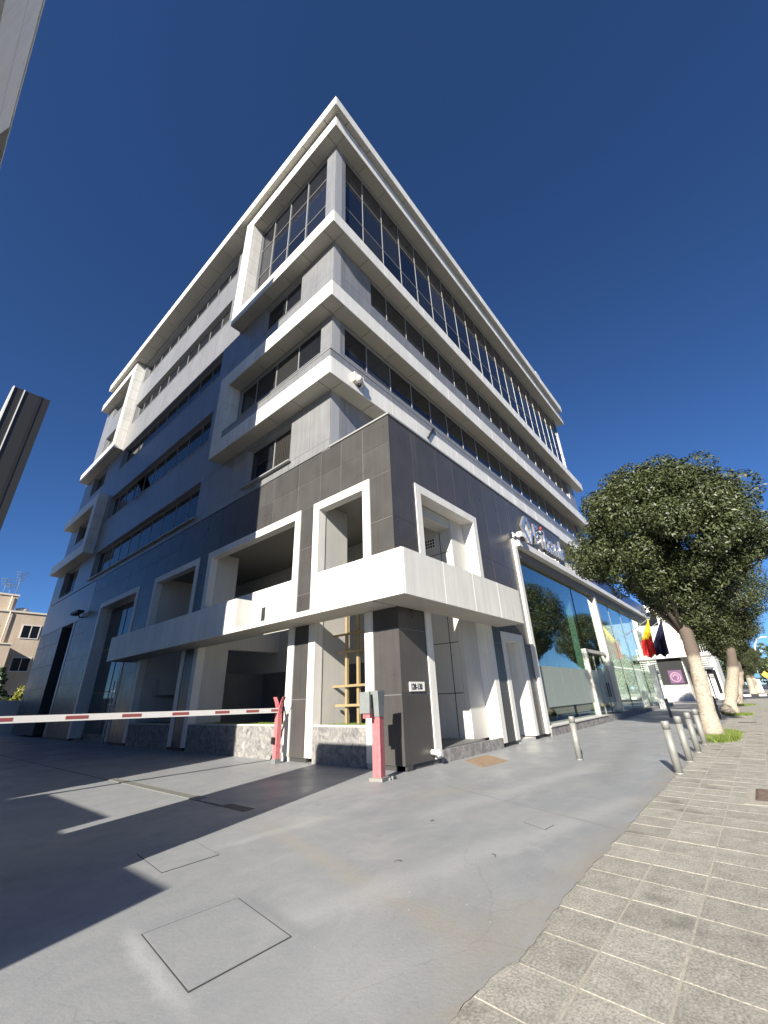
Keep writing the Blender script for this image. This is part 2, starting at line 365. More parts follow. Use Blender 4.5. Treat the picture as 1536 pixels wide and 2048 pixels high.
def tile_verts(s0, s1, zt):
    # slightly skewed joint, chamfered upper edge
    c = .0015
    lo = [(g, -g), (TS - g, -g), (TS - g, -TS + g), (g, -TS + g)]
    out = []
    for dz, k in ((-.03, 0), (zt - c, 0), (zt, c)):
        for x, y in lo:
            xx = x + (k if x < TS / 2 else -k); yy = y + (-k if y > -TS / 2 else k)
            out.append((xx - yy * sk, yy, dz))
    return out
tf = []
for r_ in range(2):
    for k in range(4):
        a = r_ * 4 + k; b = r_ * 4 + (k + 1) % 4; tf.append((a, a + 4, b + 4, b))
tf.append((8, 11, 10, 9))
tile_me.from_pydata(tile_verts(0, 1, 0), [], tf); tile_me.materials.append(TILE)
def tile_tf(i, j):
    return (-7.94 + i * TS + j * TS * sk, -5.172 - j * TS, random.uniform(-.0015, .0015))
for j in range(4):
    for i in range(75):
        o = bpy.data.objects.new('paver', tile_me); o.location = tile_tf(i, j)
        o.rotation_euler = (random.gauss(0, .002), random.gauss(0, .002), random.gauss(0, .003)); link(o, pv)
v, f = [], []
base_v = tile_verts(0, 1, 0)
for j in range(9):
    for i in range(-20, 140):
        if j < 4 and 0 <= i < 75: continue
        t = tile_tf(i, j); b = len(v)
        v += [(x + t[0], y + t[1], z + t[2]) for x, y, z in base_v]; f += [tuple(b + q for q in ff) for ff in tf]
o = mesh('paver_field', v, f, TILE, pv); o['kind'] = 'stuff'

def wav(x): return .012 * math.sin(x * 2.1) + .008 * math.sin(x * 7.7 + 1) + .006 * math.sin(x * 19 + 2) + .005 * math.sin(x * 41)
v, f = [], []
xs_ = np.arange(-9, 30, .05)
for i, x in enumerate(xs_):
    e = max(.004, .03 + wav(x) + (.05 if -5.6 < x < -5.0 else 0) - (.02 if -2.9 < x < 1.9 else 0))
    v += [(x, -5.12, .0035), (x, -5.16 - e, .0042)]
    if i: f.append((2 * i - 2, 2 * i - 1, 2 * i + 1, 2 * i))
mesh('paint_edge', v, f, FORE, fc)
# ------------------------------------------------------------------ main building
B = empty('office_building'); tag(B, 'large white and grey office building with dark panelled base on the corner', 'building')
YW = 2.95                                  # plane of the upper street wall
ZP = 10.51                                 # top of the dark base
# --- dark base, side facing the drive
holesA = [(.93, 3.72, 0, 8.32), (4.47, 11.42, 0, 8.32), (12.3, 17.45, 0, 8.32), (19.55, 26.15, 0, 8.32)]
yA = [.0125, 1.22, 2.31, 3.42, 4.75, 6.4] + steps(6.4, 28.7, 1.42)[1:]
zA = [.12, 1.69, 3.34, 5.0, 6.7, 8.32, 9.42, ZP]
clad('A', 0, yA, zA, holesA, DARK, DJOIN, B, 'dark_panel', 'base_wall', rec=.012)
# left wing over the passage and its pillars
clad('A', 0, steps(28.7, 41.4, 1.27), [7.85, ZP], [], SILVER, SCORE, B, 'silver_panel', 'wing_wall')
clad('A', 0, [28.7, 30, 31.2], [.12, 1.69, 3.34, 5.0, 6.7, 7.84], [], DARK, DCORE, B, 'dark_panel', 'pillar')
clad('A', 0, [34.6, 36.8, 39, 41.2], [.12, 1.69, 3.34, 5.0, 6.7, 7.84], [], DARK, DCORE, B, 'dark_panel', 'pillar', depth=1.4)
mb('passage_lining', [(-.02, 1.2, 31.21, 31.6, .1, 7.84), (3.4, 3.6, 31.6, 41.2, 0, 7.84), (.46, 3.4, 28.8, 41.3, 7.855, 7.95)], SILVER, B)
# --- dark base, side facing the street
holesB = [(1.27, 5.54, 0, 8.32), (6.28, 8.3, 0, 3.8), (9.05, 18, 0, 8.33)]
xB = [.0, 1.5, 2.8, 4.05, 5.3, 6.6, 7.95, 9.33, 10.7, 12.1, 13.5, 14.9, 16.3, 17]
clad('B', 0, [.0125] + xB[1:], [.12, 1.69, 3.34, 6.7, ZP], holesB, DARK, DJOIN, B, 'dark_panel', 'base_wall', gap=.012, rec=.012)
mb('corner_trim', [(.0, .03, .0, .03, .12, ZP)], DARK, B)
mb('base_roof', [(.45, 16.95, .45, YW, 10.2, 10.46)], CONC, B)
mb('parapet_cap', [(-.04, .5, -.04, YW - .01, ZP + .002, ZP + .07), (.5, 17.02, -.04, .5, ZP + .002, ZP + .07)], FRAME, B)
mb('parapet_cap', [(-.03, .0, 3.0, 28.7, ZP + .002, ZP + .05)], SILVER, B)
# --- white frames round the openings
def frameA(y0, y1, z1, w_, d=.3):
    fr = mb('opening_frame', [(-.03, d, y0, y0 + w_, .13, z1), (-.03, d, y1 - w_, y1, .13, z1), (-.03, d, y0 + w_, y1 - w_, z1 - w_, z1)], WHITE, B)
    return fr
frameA(.93, 3.72, 8.32, .31); frameA(4.47, 11.42, 8.32, .32, .32); frameA(12.3, 17.45, 8.32, .32, .31); frameA(19.55, 26.15, 8.32, .32, .75)
mb('opening_frame', [(1.27, 1.57, -.03, .3, .13, 8.32), (5.24, 5.54, -.03, .47, .13, 8.32), (1.57, 5.24, -.03, .5, 8.02, 8.32)], WHITE, B)
mb('opening_frame', [(6.28, 6.56, -.03, 1.2, .13, 3.8), (8.02, 8.3, -.03, 1.2, .13, 3.8), (6.56, 8.02, -.03, 1.2, 3.5, 3.8)], WHITE, B)
mb('niche_wall', [(6.56, 8.02, 1.05, 1.2, .1, 3.5)], LOGG, B)
# --- loggia behind the openings
for q in [(.46, 1.24, .46, .9, .0, 8.0), (.32, 1.44, 3.43, 4.78, 0, 8.3), (.33, 1.4, 11.1, 12.6, 0, 8.3), (1.4, 4.2, 11.1, 11.4, 3.92, 5.6), (.32, 4.2, 17.12, 17.4, 0, 8.3), (.4, 1.2, 17.4, 19.55, 0, 8.3)]: mb('loggia_wall', [q], LOGG, B)
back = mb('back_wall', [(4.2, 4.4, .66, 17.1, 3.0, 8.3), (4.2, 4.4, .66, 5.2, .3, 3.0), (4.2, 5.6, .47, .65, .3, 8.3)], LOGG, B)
for z in (1.69, 3.34, 6.7): bx('joint', 4.193, 4.199, .67, 3.9, z - .012, z + .012, BLACK, back)
for y in (1.0, 2.2): bx('joint', 4.193, 4.199, y - .012, y + .012, .36, 8.0, BLACK, back)
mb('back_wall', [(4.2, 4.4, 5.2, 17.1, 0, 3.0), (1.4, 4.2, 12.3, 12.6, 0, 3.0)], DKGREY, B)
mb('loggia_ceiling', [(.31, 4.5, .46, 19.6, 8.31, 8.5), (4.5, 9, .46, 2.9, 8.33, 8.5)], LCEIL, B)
mb('loggia_beam', [(1.6, 5.2, .5, 1.1, 7.6, 8.0)], LOGG, B)
mb('loggia_floor', [(1.26, 4.2, .06, 3.4, .0, .33)], DKGREY, B)
mb('plinth', [(1.6, 5.2, -.04, .055, .0, .30)], STONE, B)
mb('infill_parapet', [(.16, .26, 4.8, 7.2, 3.95, 5.72), (.16, .26, 7.21, 9.2, 3.95, 5.72), (.16, .26, 9.21, 11.1, 3.95, 5.72)], WHITE, B)
vent = mb('vent_grille', [(4.16, 4.19, 1.2, 2.4, 7.0, 7.4)], OFFW, B)
for i in range(10):
    for j in range(3): bx('vent_slot', 4.15, 4.163, 1.24 + i * .115, 1.32 + i * .115, 7.03 + j * .125, 7.12 + j * .125, BLACK, vent)
mb('ledge', [(.9, 3.6, 16.6, 17.11, 2.2, 2.95)], LOGG, B)
for q in [(.06, .3, 0, .93, 0, .119), (.06, .3, 3.72, 4.47, 0, .119), (.06, .3, 11.42, 12.3, 0, .119), (.06, .3, 17.45, 19.55, 0, .119), (.06, .3, 26.15, 31.2, 0, .119),
                 (.06, .9, .06, .3, 0, .119), (.9, 1.27, .06, .3, 0, .119), (5.54, 6.28, .06, .3, 0, .119), (8.3, 9.05, .06, .3, 0, .119)]: mb('base_strip', [q], DCORE, B)
for q in [(.0, .0 + .05, 4.47, 4.8, 0, .129), (6.56, 8.02, .02, 1.05, 0, .10), (.0, .05, .93, 1.24, 0, .128)]: mb('base_strip', [q], CONC, B)
# tall glazing of the left frame
tg = mb('tall_window', [(.62, .74, 19.87, 25.83, .0, .35)], STONE, B)
for y0, y1 in zip(steps(19.87, 25.83, 3)[:-1], steps(19.87, 25.83, 3)[1:]):
    for z0, z1 in ((.36, 2.6), (2.64, 5.2), (5.24, 7.88)): bx('window_pane', .66, .69, y0 + .03, y1 - .03, z0, z1, GLASSG, tg)
mb('window_mullion', [(.64, .72, 22.82, 22.88, .35, 7.88)], DCORE, tg)
# --- canopy
def panels_A(x, y0, y1, z0, z1, st, m, parent, name, t=.04, n=None):
    ys = steps(y0, y1, st) if n is None else n
    for a, b in zip(ys[:-1], ys[1:]): bx(name, x, x + t, a + .014, b - .014, z0, z1, m, parent)
def panels_B(y, x0, x1, z0, z1, st, m, parent, name, t=.04, n=None):
    xs = steps(x0, x1, st) if n is None else n
    for a, b in zip(xs[:-1], xs[1:]): bx(name, a + .014, b - .014, y, y + t, z0, z1, m, parent)
def soffit(x0, x1, y0, y1, z, m, parent, along, st):
    if along == 'y':
        ys = steps(y0, y1, st)
        for a, b in zip(ys[:-1], ys[1:]): bx('soffit_panel', x0, x1, a + .014, b - .014, z, z + .03, m, parent)
    else:
        xs = steps(x0, x1, st)
        for a, b in zip(xs[:-1], xs[1:]): bx('soffit_panel', a + .014, b - .014, y0, y1, z, z + .03, m, parent)
cn = mb('canopy', [(-1.085, -.04, 6.55, 18.66, 3.945, 5.09), (-1.085, -.04, 2.16, 6.55, 3.945, 4.05), (-1.085, -.04, -1.075, 2.16, 3.945, 5.09), (-.04, 5.93, -1.075, -.04, 3.945, 5.09)], WCORE, B)
panels_A(-1.13, 6.5, 18.7, 3.91, 5.11, 2, WHITE, cn, 'fascia_panel', n=[6.5, 8.6, 10.5, 12.35, 14.2, 15.95, 17.4, 18.7])
bx('fascia_panel', -1.084, -.045, 6.5, 6.54, 3.951, 5.11, WHITE, cn)
bx('fascia_panel', -1.084, -.045, 18.665, 18.7, 3.95, 5.11, WHITE, cn)
panels_A(-1.13, -1.12, 2.2, 3.91, 5.11, 1, WHITE, cn, 'fascia_panel', n=[-1.12, .55, 2.2])
panels_A(-1.13, 2.2, 6.5, 3.91, 4.06, 2, WHITE, cn, 'fascia_panel')
panels_B(-1.12, -1.09, 5.97, 3.91, 5.11, 1, WHITE, cn, 'fascia_panel', n=[-1.09, .75, 2.45, 4.17, 5.97])
bx('fascia_panel', 5.94, 5.975, -1.08, -.04, 3.91, 5.11, WHITE, cn)
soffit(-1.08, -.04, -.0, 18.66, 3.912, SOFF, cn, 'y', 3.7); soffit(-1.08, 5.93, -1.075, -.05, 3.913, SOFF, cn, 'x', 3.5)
# --- silver upper walls
W_Z = [(10.95, 13.18), (15.97, 18.2), (21.03, 23.12), (26.08, 28.2), (31.0, 33.22)]
holesU = [(13.7, 30.75, a, b) for a, b in W_Z]
holesU += [(5.5, 9.0, 10.98, 13.1), (5.5, 9.0, 20.98, 23.18), (3.72, 10.6, 15.97, 17.84), (3.75, 10.6, 24.06, 32.5)]
holesU += [(34.6, 38.8, 10.86, 13.25), (34.6, 38.6, 20.98, 23.2), (34.6, 38.8, 15.98, 17.9), (34.6, 38.8, 26, 28.2), (34.6, 38.8, 31, 32.6)]
yU = [YW, 4.2, 5.5, 6.7, 7.85, 9.0, 10.3, 11.6, 12.65, 13.7] + steps(13.7, 30.75, 1.22)[1:] + [32, 33.3] + [34.6, 36.7, 38.8, 40.1, 41.4]
zU = [10.58, 10.95, 13.2, 15.97, 18.2, 21.0, 23.15, 26.06, 28.2, 31.0, 33.22, 33.6]
clad('A', 0, yU, zU, holesU, SILVER, SCORE, B, 'silver_panel', 'upper_wall', depth=.5, gap=.006)
holesV = [(.8, 36.0, 15.95, 17.84), (2.79, 36.0, 21.08, 23.18), (.8, 37.95, 24.06, 32.5)]
clad('B', YW, [.045, .8, 2.1, 2.79] + steps(2.79, 38.0, 2.6)[1:], [10.5, 13.36, 15.95, 18.0, 21.08, 23.2, 24.06, 32.5, 33.6], holesV, SILVER, SCORE, B, 'silver_panel', 'upper_wall', depth=.5, gap=.006)
mb('side_wall', [(17, 40, YW - .02, YW + .04, 8.4, 13.3)], CREAM, B)
mb('end_wall', [(.06, 38, 40.9, 41.38, 7.9, 33.6), (37.5, 38, 3.5, 41, 0, 33.6)], SILVER, B)
# --- strip windows, each pane on its own
def windowA(y0, y1, z0, z1, n=None, st=1.77, x=.36, gm=GLASS, sill=False, curtain=False):
    fr = mb('window', [(x - .03, x + .05, y0, y1, z0, z0 + .06), (x - .03, x + .05, y0, y1, z1 - .06, z1), (x - .03, x + .05, y0, y0 + .05, z0 + .06, z1 - .06), (x - .03, x + .05, y1 - .05, y1, z0 + .06, z1 - .06)], FRAME, B)
    ys = steps(y0 + .05, y1 - .05, st) if n is None else [y0 + .05] + n + [y1 - .05]
    for i, (a, b) in enumerate(zip(ys[:-1], ys[1:])):
        bx('window_pane', x, x + .02, a + .02, b - .02, z0 + .06, z1 - .06, GLASSG if random.random() < .16 else gm, fr)
        if curtain and not i: fr.children[-1].data = cube_mesh(CURT)
        if i: bx('window_mullion', x - .03, x + .04, a - .019, a + .019, z0 + .061, z1 - .061, FRAME, fr)
    if sill: bx('sill', -.16, .3, y0 - .15, y1 + .1, z0 - .06, z0 - .001, FRAME, fr)
    else: bx('sill', -.03, .32, y0, y1, z0 - .03, z0 + .001, FRAME, fr)
    return fr
for k, (a, b) in enumerate(W_Z):
    fr = windowA(13.7, 30.75, a, b, n=[15.58 + 1.77 * i for i in range(8)] + [29.6], sill=False)
    if k == 0: bx('sill', -.16, -.031, 13.6, 30.8, a - .09, a - .02, FRAME, fr)
windowA(5.5, 9.0, 10.98, 13.1, n=[7.1], x=.3, sill=True, curtain=True); windowA(5.5, 9.0, 20.98, 23.18, n=[7.2], x=.3)
windowA(3.72, 10.6, 15.97, 17.84, n=[5.5, 7.32, 9.1], x=.16)
for a, b in ((10.86, 13.25), (20.98, 23.2), (15.98, 17.9), (26, 28.2), (31, 32.6)): windowA(34.6, 38.8 if a != 20.98 else 38.6, a, b, n=[36.7])
# the one tilted open sash
v = [(.30, 24.45, 18.1), (.30, 26.1, 18.1), (-.62, 26.1, 16.35), (-.62, 24.45, 16.35)]
sash = mesh('open_sash', v + [(x + .03, y, z - .03) for x, y, z in v], [(0, 1, 2, 3), (7, 6, 5, 4), (0, 4, 5, 1), (1, 5, 6, 2), (2, 6, 7, 3), (3, 7, 4, 0)], GLASS, B)
tube('sash_stay', [(.34, 24.5, 16.6), (-.5, 24.5, 16.45)], [.02, .02], FRAME, sash, 6)
def windowB(x0, x1, z0, z1, xs, zs, y=YW + .14, gm=GLASS):
    fr = mb('window', [(x0, x1, y - .03, y + .05, z0, z0 + .06), (x0, x1, y - .03, y + .05, z1 - .05, z1)], FRAME, B)
    xs = [x0] + xs + [x1]; zz = [z0 + .06] + zs + [z1 - .05]
    for i, (a, b) in enumerate(zip(xs[:-1], xs[1:])):
        for c, d in zip(zz[:-1], zz[1:]): bx('window_pane', a + .025, b - .025, y, y + .02, c + .02, d - .02, GLASSG if random.random() < .13 else gm, fr)
        if i: bx('window_mullion', a - .025, a + .025, y - .022, y + .04, z0 + .061, z1 - .051, FRAME, fr)
    for z in zs:
        bx('window_transom', x0, x1, y - .02, y + .03, z - .02, z + .02, FRAME, fr)
    return fr
xm = [2.42 + 1.85 * i for i in range(19)]
windowB(.8, 37.95, 24.06, 32.5, xm, [27.65, 30.38])
windowB(.8, 36.0, 15.95, 17.84, [q for q in xm if q < 35.5], [])
windowB(2.79, 36.0, 21.08, 23.18, [4.27 + 1.85 * i for i in range(17)], [])
fr = mb('window', [(.10, .18, 3.75, 10.6, 24.06, 24.12), (.10, .18, 3.75, 10.6, 32.45, 32.5)], FRAME, B)
ym = [3.75, 3.97 + 1.64, 7.41, 9.17, 10.6]
for i, (a, b) in enumerate(zip(ym[:-1], ym[1:])):
    for c, d in ((24.12, 27.65), (27.65, 30.38), (30.38, 32.45)): bx('window_pane', .14, .16, a + .025, b - .025, c + .02, d - .02, GLASS, fr)
    if i: bx('window_mullion', .08, .17, a - .025, a + .025, 24.121, 32.449, FRAME, fr)
for z in (26.3, 27.65, 30.38): bx('window_transom', .11, .165, 3.75, 10.6, z - .02, z + .02, FRAME, fr)
# --- white bands, frames and roof
D = .75; YC = YW - D
def band(z0, z1, yend, xend, name):
    b = mb(name, [(-D + .045, -.004, YC + .045, yend - .03, z0 + .035, z1 - .01), (-.004, xend - .03, YC + .045, YW - .004, z0 + .035, z1 - .01)], WCORE, B)
    panels_A(-D, YC, yend, z0, z1, 1.9, WHITE, b, 'fascia_panel'); panels_B(YC, -D + .042, xend, z0, z1, 1.9, WHITE, b, 'fascia_panel')
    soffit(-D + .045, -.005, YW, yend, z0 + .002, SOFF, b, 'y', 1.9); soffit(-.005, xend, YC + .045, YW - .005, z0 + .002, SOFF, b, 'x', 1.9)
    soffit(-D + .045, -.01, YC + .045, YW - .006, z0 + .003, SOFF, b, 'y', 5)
    bx('end_panel', -D + .044, -.005, yend - .028, yend, z0 + .032, z1, WHITE, b)
    return b
b3 = band(13.36, 14.22, 11.58, 39.6, 'white_band')
b2 = band(17.86, 18.78, 11.58, 39.6, 'white_band')
b1 = band(23.2, 24.06, 11.6, 39.6, 'white_band')
b0 = band(32.5, 33.57, 11.6, 38.9, 'white_band')
for z0, z1, y0, y1, p in ((14.222, 17.858, 10.6, 11.58, b2), (24.062, 32.498, 10.62, 11.6, b0)):
    zs = steps(z0, z1, 1.25)
    mb('frame_post', [(-D + .045, -.004, y0 + .045, y1 - .045, z0, z1)], WCORE, p)
    for a, b in zip(zs[:-1], zs[1:]):
        bx('fascia_panel', -D, -D + .04, y0, y1, a + .012, b - .012, WHITE, p)
        bx('fascia_panel', -D + .042, -.005, y0, y0 + .04, a + .012, b - .012, WHITE, p); bx('fascia_panel', -D + .042, -.005, y1 - .04, y1, a + .012, b - .012, WHITE, p)
# upstand rail of the lowest band
panels_A(-D + .01, YC + .01, 10.55, 14.225, 14.62, 1.9, SILVER, b3, 'rail_panel', t=.025); panels_B(YC + .01, -D + .04, 39.5, 14.225, 14.62, 1.9, SILVER, b3, 'rail_panel', t=.025)
mb('rail_cap', [(-D - .015, -D + .05, YC - .015, 10.55, 14.622, 14.66), (-D + .05, 39.5, YC - .015, YC + .05, 14.622, 14.66)], FRAME, b3)
# far frames on the drive side
def left_frame(z0, z1, t0, t1, y0, y1):
    fr = mb('white_frame', [(-D + .045, -.004, y0 + .045, y1 - .03, z0 + .035, z0 + t0 - .01), (-D + .045, -.004, y0 + .045, y1 - .03, z1 - t1 + .035, z1 - .01), (-D + .045, -.004, y0 + .045, y0 + .8, z0 + t0, z1 - t1)], WCORE, B)
    for a, b in ((z0, z0 + t0), (z1 - t1, z1)):
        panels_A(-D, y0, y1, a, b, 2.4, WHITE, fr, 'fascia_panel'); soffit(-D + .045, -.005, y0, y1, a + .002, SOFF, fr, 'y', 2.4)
        bx('end_panel', -D + .044, -.005, y1 - .028, y1, a + .032, b, WHITE, fr); bx('end_panel', -D + .044, -.005, y0, y0 + .04, a + .033, b, WHITE, fr)
    zs = steps(z0 + t0, z1 - t1, 1.25)
    for a, b in zip(zs[:-1], zs[1:]):
        bx('fascia_panel', -D, -D + .04, y0, y0 + .84, a + .012, b - .012, WHITE, fr); bx('fascia_panel', -D + .042, -.005, y0, y0 + .04, a + .012, b - .012, WHITE, fr)
left_frame(23.35, 33.5, .86, .86, 31.3, 41.0); left_frame(13.32, 18.78, .86, .86, 31.6, 41.1)
D2 = 1.12; YR = YW - D2
rf = mb('roof_slab', [(-D2 + .045, 37.8, YR + .045, 38.1, 33.66, 34.45)], WCORE, B)
panels_A(-D2, YR, 38.2, 33.62, 34.48, 3.6, WHITE, rf, 'fascia_panel'); panels_B(YR, -D2 + .042, 37.9, 33.62, 34.48, 3.6, WHITE, rf, 'fascia_panel')
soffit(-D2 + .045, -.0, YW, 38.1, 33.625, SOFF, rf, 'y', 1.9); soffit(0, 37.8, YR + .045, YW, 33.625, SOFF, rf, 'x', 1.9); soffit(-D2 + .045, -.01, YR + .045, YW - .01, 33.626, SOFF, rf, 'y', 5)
mb('roof_box', [(30.5, 31.6, YR + .15, YR + .9, 34.46, 35.3)], WHITE, rf)
# --- small fittings fixed to the walls
sir = mb('alarm_box', [(.5, 1.05, YC - .16, YC - .001, 13.7, 14.15)], CREAM, B)
tube('alarm_lamp', [(.77, YC - .16, 13.9), (.77, YC - .24, 13.9)], [.17, .14], CREAM, sir, 14); tube('alarm_foot', [(.85, YC - .1, 13.7), (.85, YC - .1, 13.6)], [.09, .07], BLACK, sir, 10)
tube('flag_bracket', [(6.65, YC - .02, 14.57), (5.94, YC - .04, 13.62)], [.06, .06], BLACK, B, 8)
fl = mb('floodlight', [(-.62, -.2, 28.9, 30.6, 8.12, 8.3)], BLACK, B); tube('floodlight_arm', [(-.35, 29.7, 8.12), (-.2, 29.7, 7.9), (.02, 29.7, 7.95)], [.05] * 3, BLACK, fl, 8)
tube('wall_spout', [(1.14, .02, .3), (1.14, -.2, .3), (1.14, -.24, .22)], [.07, .07, .06], WPAINT, B, 10)
tube('white_pipe', [(-.12, 19.9, .0), (-.12, 19.9, 3.05)], [.035, .035], WPAINT, B, 8)
mb('pipe_clip', [(-.17, -.03, 19.8, 20.0, 1.85, 1.93)], WPAINT, B)

# --- shop front with the big glass
sh = mb('shop_frame', [(9.05, 9.36, -.10, .5, .12, 8.33), (9.36, 42, -.26, .45, 8.02, 8.33)], WHITE, B)
mb('glazing_header', [(9.36, 42, .05, .42, 7.6, 8.015)], pm('brown_header', (.16, .145, .12), .5), sh)
mb('shop_plinth', [(9.36, 22.4, -.12, .5, 0, .32), (22.4, 42, -.05, .5, 0, .25)], STONE, sh)
mb('plinth_slab', [(9.36, 17.9, -.16, .5, .322, .37)], CONC, sh)
gx = [9.36, 9.92, 11.48, 13.07, 14.65, 16.2, 17.74]
for a, b in zip(gx[:-1], gx[1:]):
    bx('glass_pane', a + .008, b - .008, .28, .295, .38, 7.59, CLEAR, sh); bx('frosted_film', a + .012, b - .012, .272, .276, 1.0, 2.7, FROST, sh)
bx('glass_pane', 17.96, 22.34, .28, .295, 3.86, 7.59, CLEAR, sh)
mb('door_post', [(17.75, 17.95, .15, .4, .33, 3.85), (22.35, 22.75, .05, .4, .25, 7.6), (17.95, 22.35, .17, .4, 3.66, 3.85)], pm('champagne_aluminium', (.58, .55, .48), .4, metal=.3), sh)
for a, b in ((17.97, 19.4), (19.42, 20.9), (20.92, 22.33)):
    dr = bx('glass_door', a + .01, b - .01, .28, .295, .3, 3.64, CLEAR, sh); bx('frosted_film', a + .03, b - .03, .272, .276, .9, 2.7, FROST, sh)
mb('door_rail', [(17.97, 22.33, .26, .32, .255, .31), (19.39, 19.43, .25, .33, .31, 3.64), (20.89, 20.93, .25, .33, .31, 3.64)], GREYM, sh)
for x in (20.7, 21.1): tube('door_handle', [(x, .2, 1.2), (x, .2, 2.0)], [.03, .03], BLACK, sh, 8)
xs = steps(22.75, 41.8, 3.8)
for a, b in zip(xs[:-1], xs[1:]):
    for c, d in ((.27, 3.0), (3.03, 7.59)): bx('glass_pane', a + .02, b - .02, .28, .295, c, d, CLEAR, sh)
    bx('glass_mullion', b - .02, b + .02, .262, .34, .255, 7.59, GREYM, sh)
mb('glass_fin', [(18.0, 18.06, .5, .85, .4, 7.1)], MINT, sh)
mb('shop_interior', [(9.3, 42, 6, 6.2, 0, 8.0), (9.1, 9.3, .5, 6, 0, 8)], pm('shop_wall', (.10, .10, .10), .8), B)
mb('shop_floor', [(9.3, 42, .5, 6, .0, .33)], DKGREY, B); mb('shop_ceiling', [(9.3, 42, .46, 6, 8.03, 8.3)], DKGREY, B)
mb('roof_edge', [(23.5, 42, -.12, .4, 8.335, 9.3)], BLUES, B)
mb('white_column', [(34.6, 35.1, -.5, -.06, 0, 3.4)], OFFW, B)
t = empty('side_table', (14.6, 1.6, .33)); tag(t, 'small dark table standing behind the frosted shop glass', 'table')
for n_, q in (('table_top', (-1.3, 1.3, -.4, .4, .58, .62)), ('leg', (-.9, -.82, -.05, .05, 0, .58)), ('leg', (.82, .9, -.05, .05, 0, .58)), ('foot', (-1.1, -.6, -.25, .25, 0, .03)), ('foot', (.6, 1.1, -.25, .25, 0, .03))): mb(n_, [q], BLACK, t)

# ------------------------------------------------------------------ signs on the building
def text_mesh(s, size, depth, m, name, parent, mat4, spacing=1.0, bold=0):
    cu = bpy.data.curves.new(name, 'FONT'); cu.body = s; cu.size = size; cu.extrude = depth; cu.space_character = spacing; cu.offset = bold; cu.resolution_u = 4
    ob = bpy.data.objects.new(name, cu); COL.objects.link(ob); bpy.context.view_layer.update()
    me = bpy.data.meshes.new_from_object(ob.evaluated_get(bpy.context.evaluated_depsgraph_get()))
    COL.objects.unlink(ob); bpy.data.objects.remove(ob); bpy.data.curves.remove(cu)
    me.materials.clear(); me.materials.append(m); me.transform(mat4)
    o = bpy.data.objects.new(name, me); return link(o, parent)
FB = Matrix(((1, 0, 0, 0), (0, 0, -1, 0), (0, 1, 0, 0), (0, 0, 0, 1)))     # text plane -> street wall
sg = empty('bank_sign', (13, -.05, 8.9)); tag(sg, 'silver raised bank lettering and hexagon emblem on the dark street wall', 'sign')
def loc(x, y, z): return Matrix.Translation((x - 13, y + .05, z - 8.9))
for ch, cx in (('F', 12.05), ('i', 13.08), ('b', 13.5), ('a', 14.36), ('n', 15.2), ('k', 16.08)):
    text_mesh(ch, 1.68, .05, CHROME, 'letter', sg, loc(cx, -.09, 8.86) @ FB, bold=.015)
tube('letter_dot', [(.25, -.08, 1.12), (.25, -.15, 1.12)], [.11, .11], pm('red_enamel', (.5, .05, .03), .3), sg, 12)
text_mesh('First Investment Bank', .34, .015, WPAINT, 'small_lettering', sg, loc(12.5, -.05, 8.42) @ FB, spacing=1.05)
hexo = [(10.97, 10.1), (10.35, 9.4), (11.0, 8.62), (11.3, 8.62), (10.75, 9.4), (11.3, 10.1)]
def extr(poly, y0, y1, name, m, parent):
    n = len(poly); v = [(x - 13, y0 + .05, z - 8.9) for x, z in poly] + [(x - 13, y1 + .05, z - 8.9) for x, z in poly]
    f = [tuple(range(n)), tuple(range(2 * n - 1, n - 1, -1))] + [(i, i + n, (i + 1) % n + n, (i + 1) % n) for i in range(n)]
    return mesh(name, v, f, m, parent)
extr(hexo, -.02, -.15, 'emblem', CHROME, sg)
extr([(11.34, 10.1), (11.95, 9.4), (11.36, 8.62), (11.42, 9.05), (11.62, 9.4), (11.2, 9.85)], -.02, -.15, 'emblem', CHROME, sg)
extr([(11.1, 9.75), (11.35, 9.35), (11.25, 8.9), (10.95, 9.28)], -.02, -.12, 'emblem', WPAINT, sg)
npl = empty('number_plate', (.65, -.02, 1.87)); tag(npl, 'white house number plate on the dark corner pier', 'number plate')
mb('plate', [(-.33, .33, -.012, .018, -.115, .115)], pm('plate_white', (.72, .70, .66), .5), npl)
text_mesh('128-130', .205, .004, BLACK, 'numerals', npl, Matrix.Translation((-.30, -.016, -.07)) @ FB @ Matrix.Diagonal((.74, 1.0, 1, 1)), bold=.002)
sc_ = empty('security_camera', (9.35, -.3, 8.4)); tag(sc_, 'white security camera at the top corner of the shop frame', 'security camera')
mb('housing', [(-.22, .35, -.2, .04, -.02, .22)], WPAINT, sc_); tube('bracket', [(-.25, .19, .1), (-.1, -.1, .1)], [.06, .06], WPAINT, sc_, 8)
tube('lens', [(.05, -.1, -.02), (.05, -.14, -.2)], [.10, .07], BLACK, sc_, 10); mb('wall_mount', [(-.3, -.1, .17, .21, 0, .25)], WPAINT, sc_)

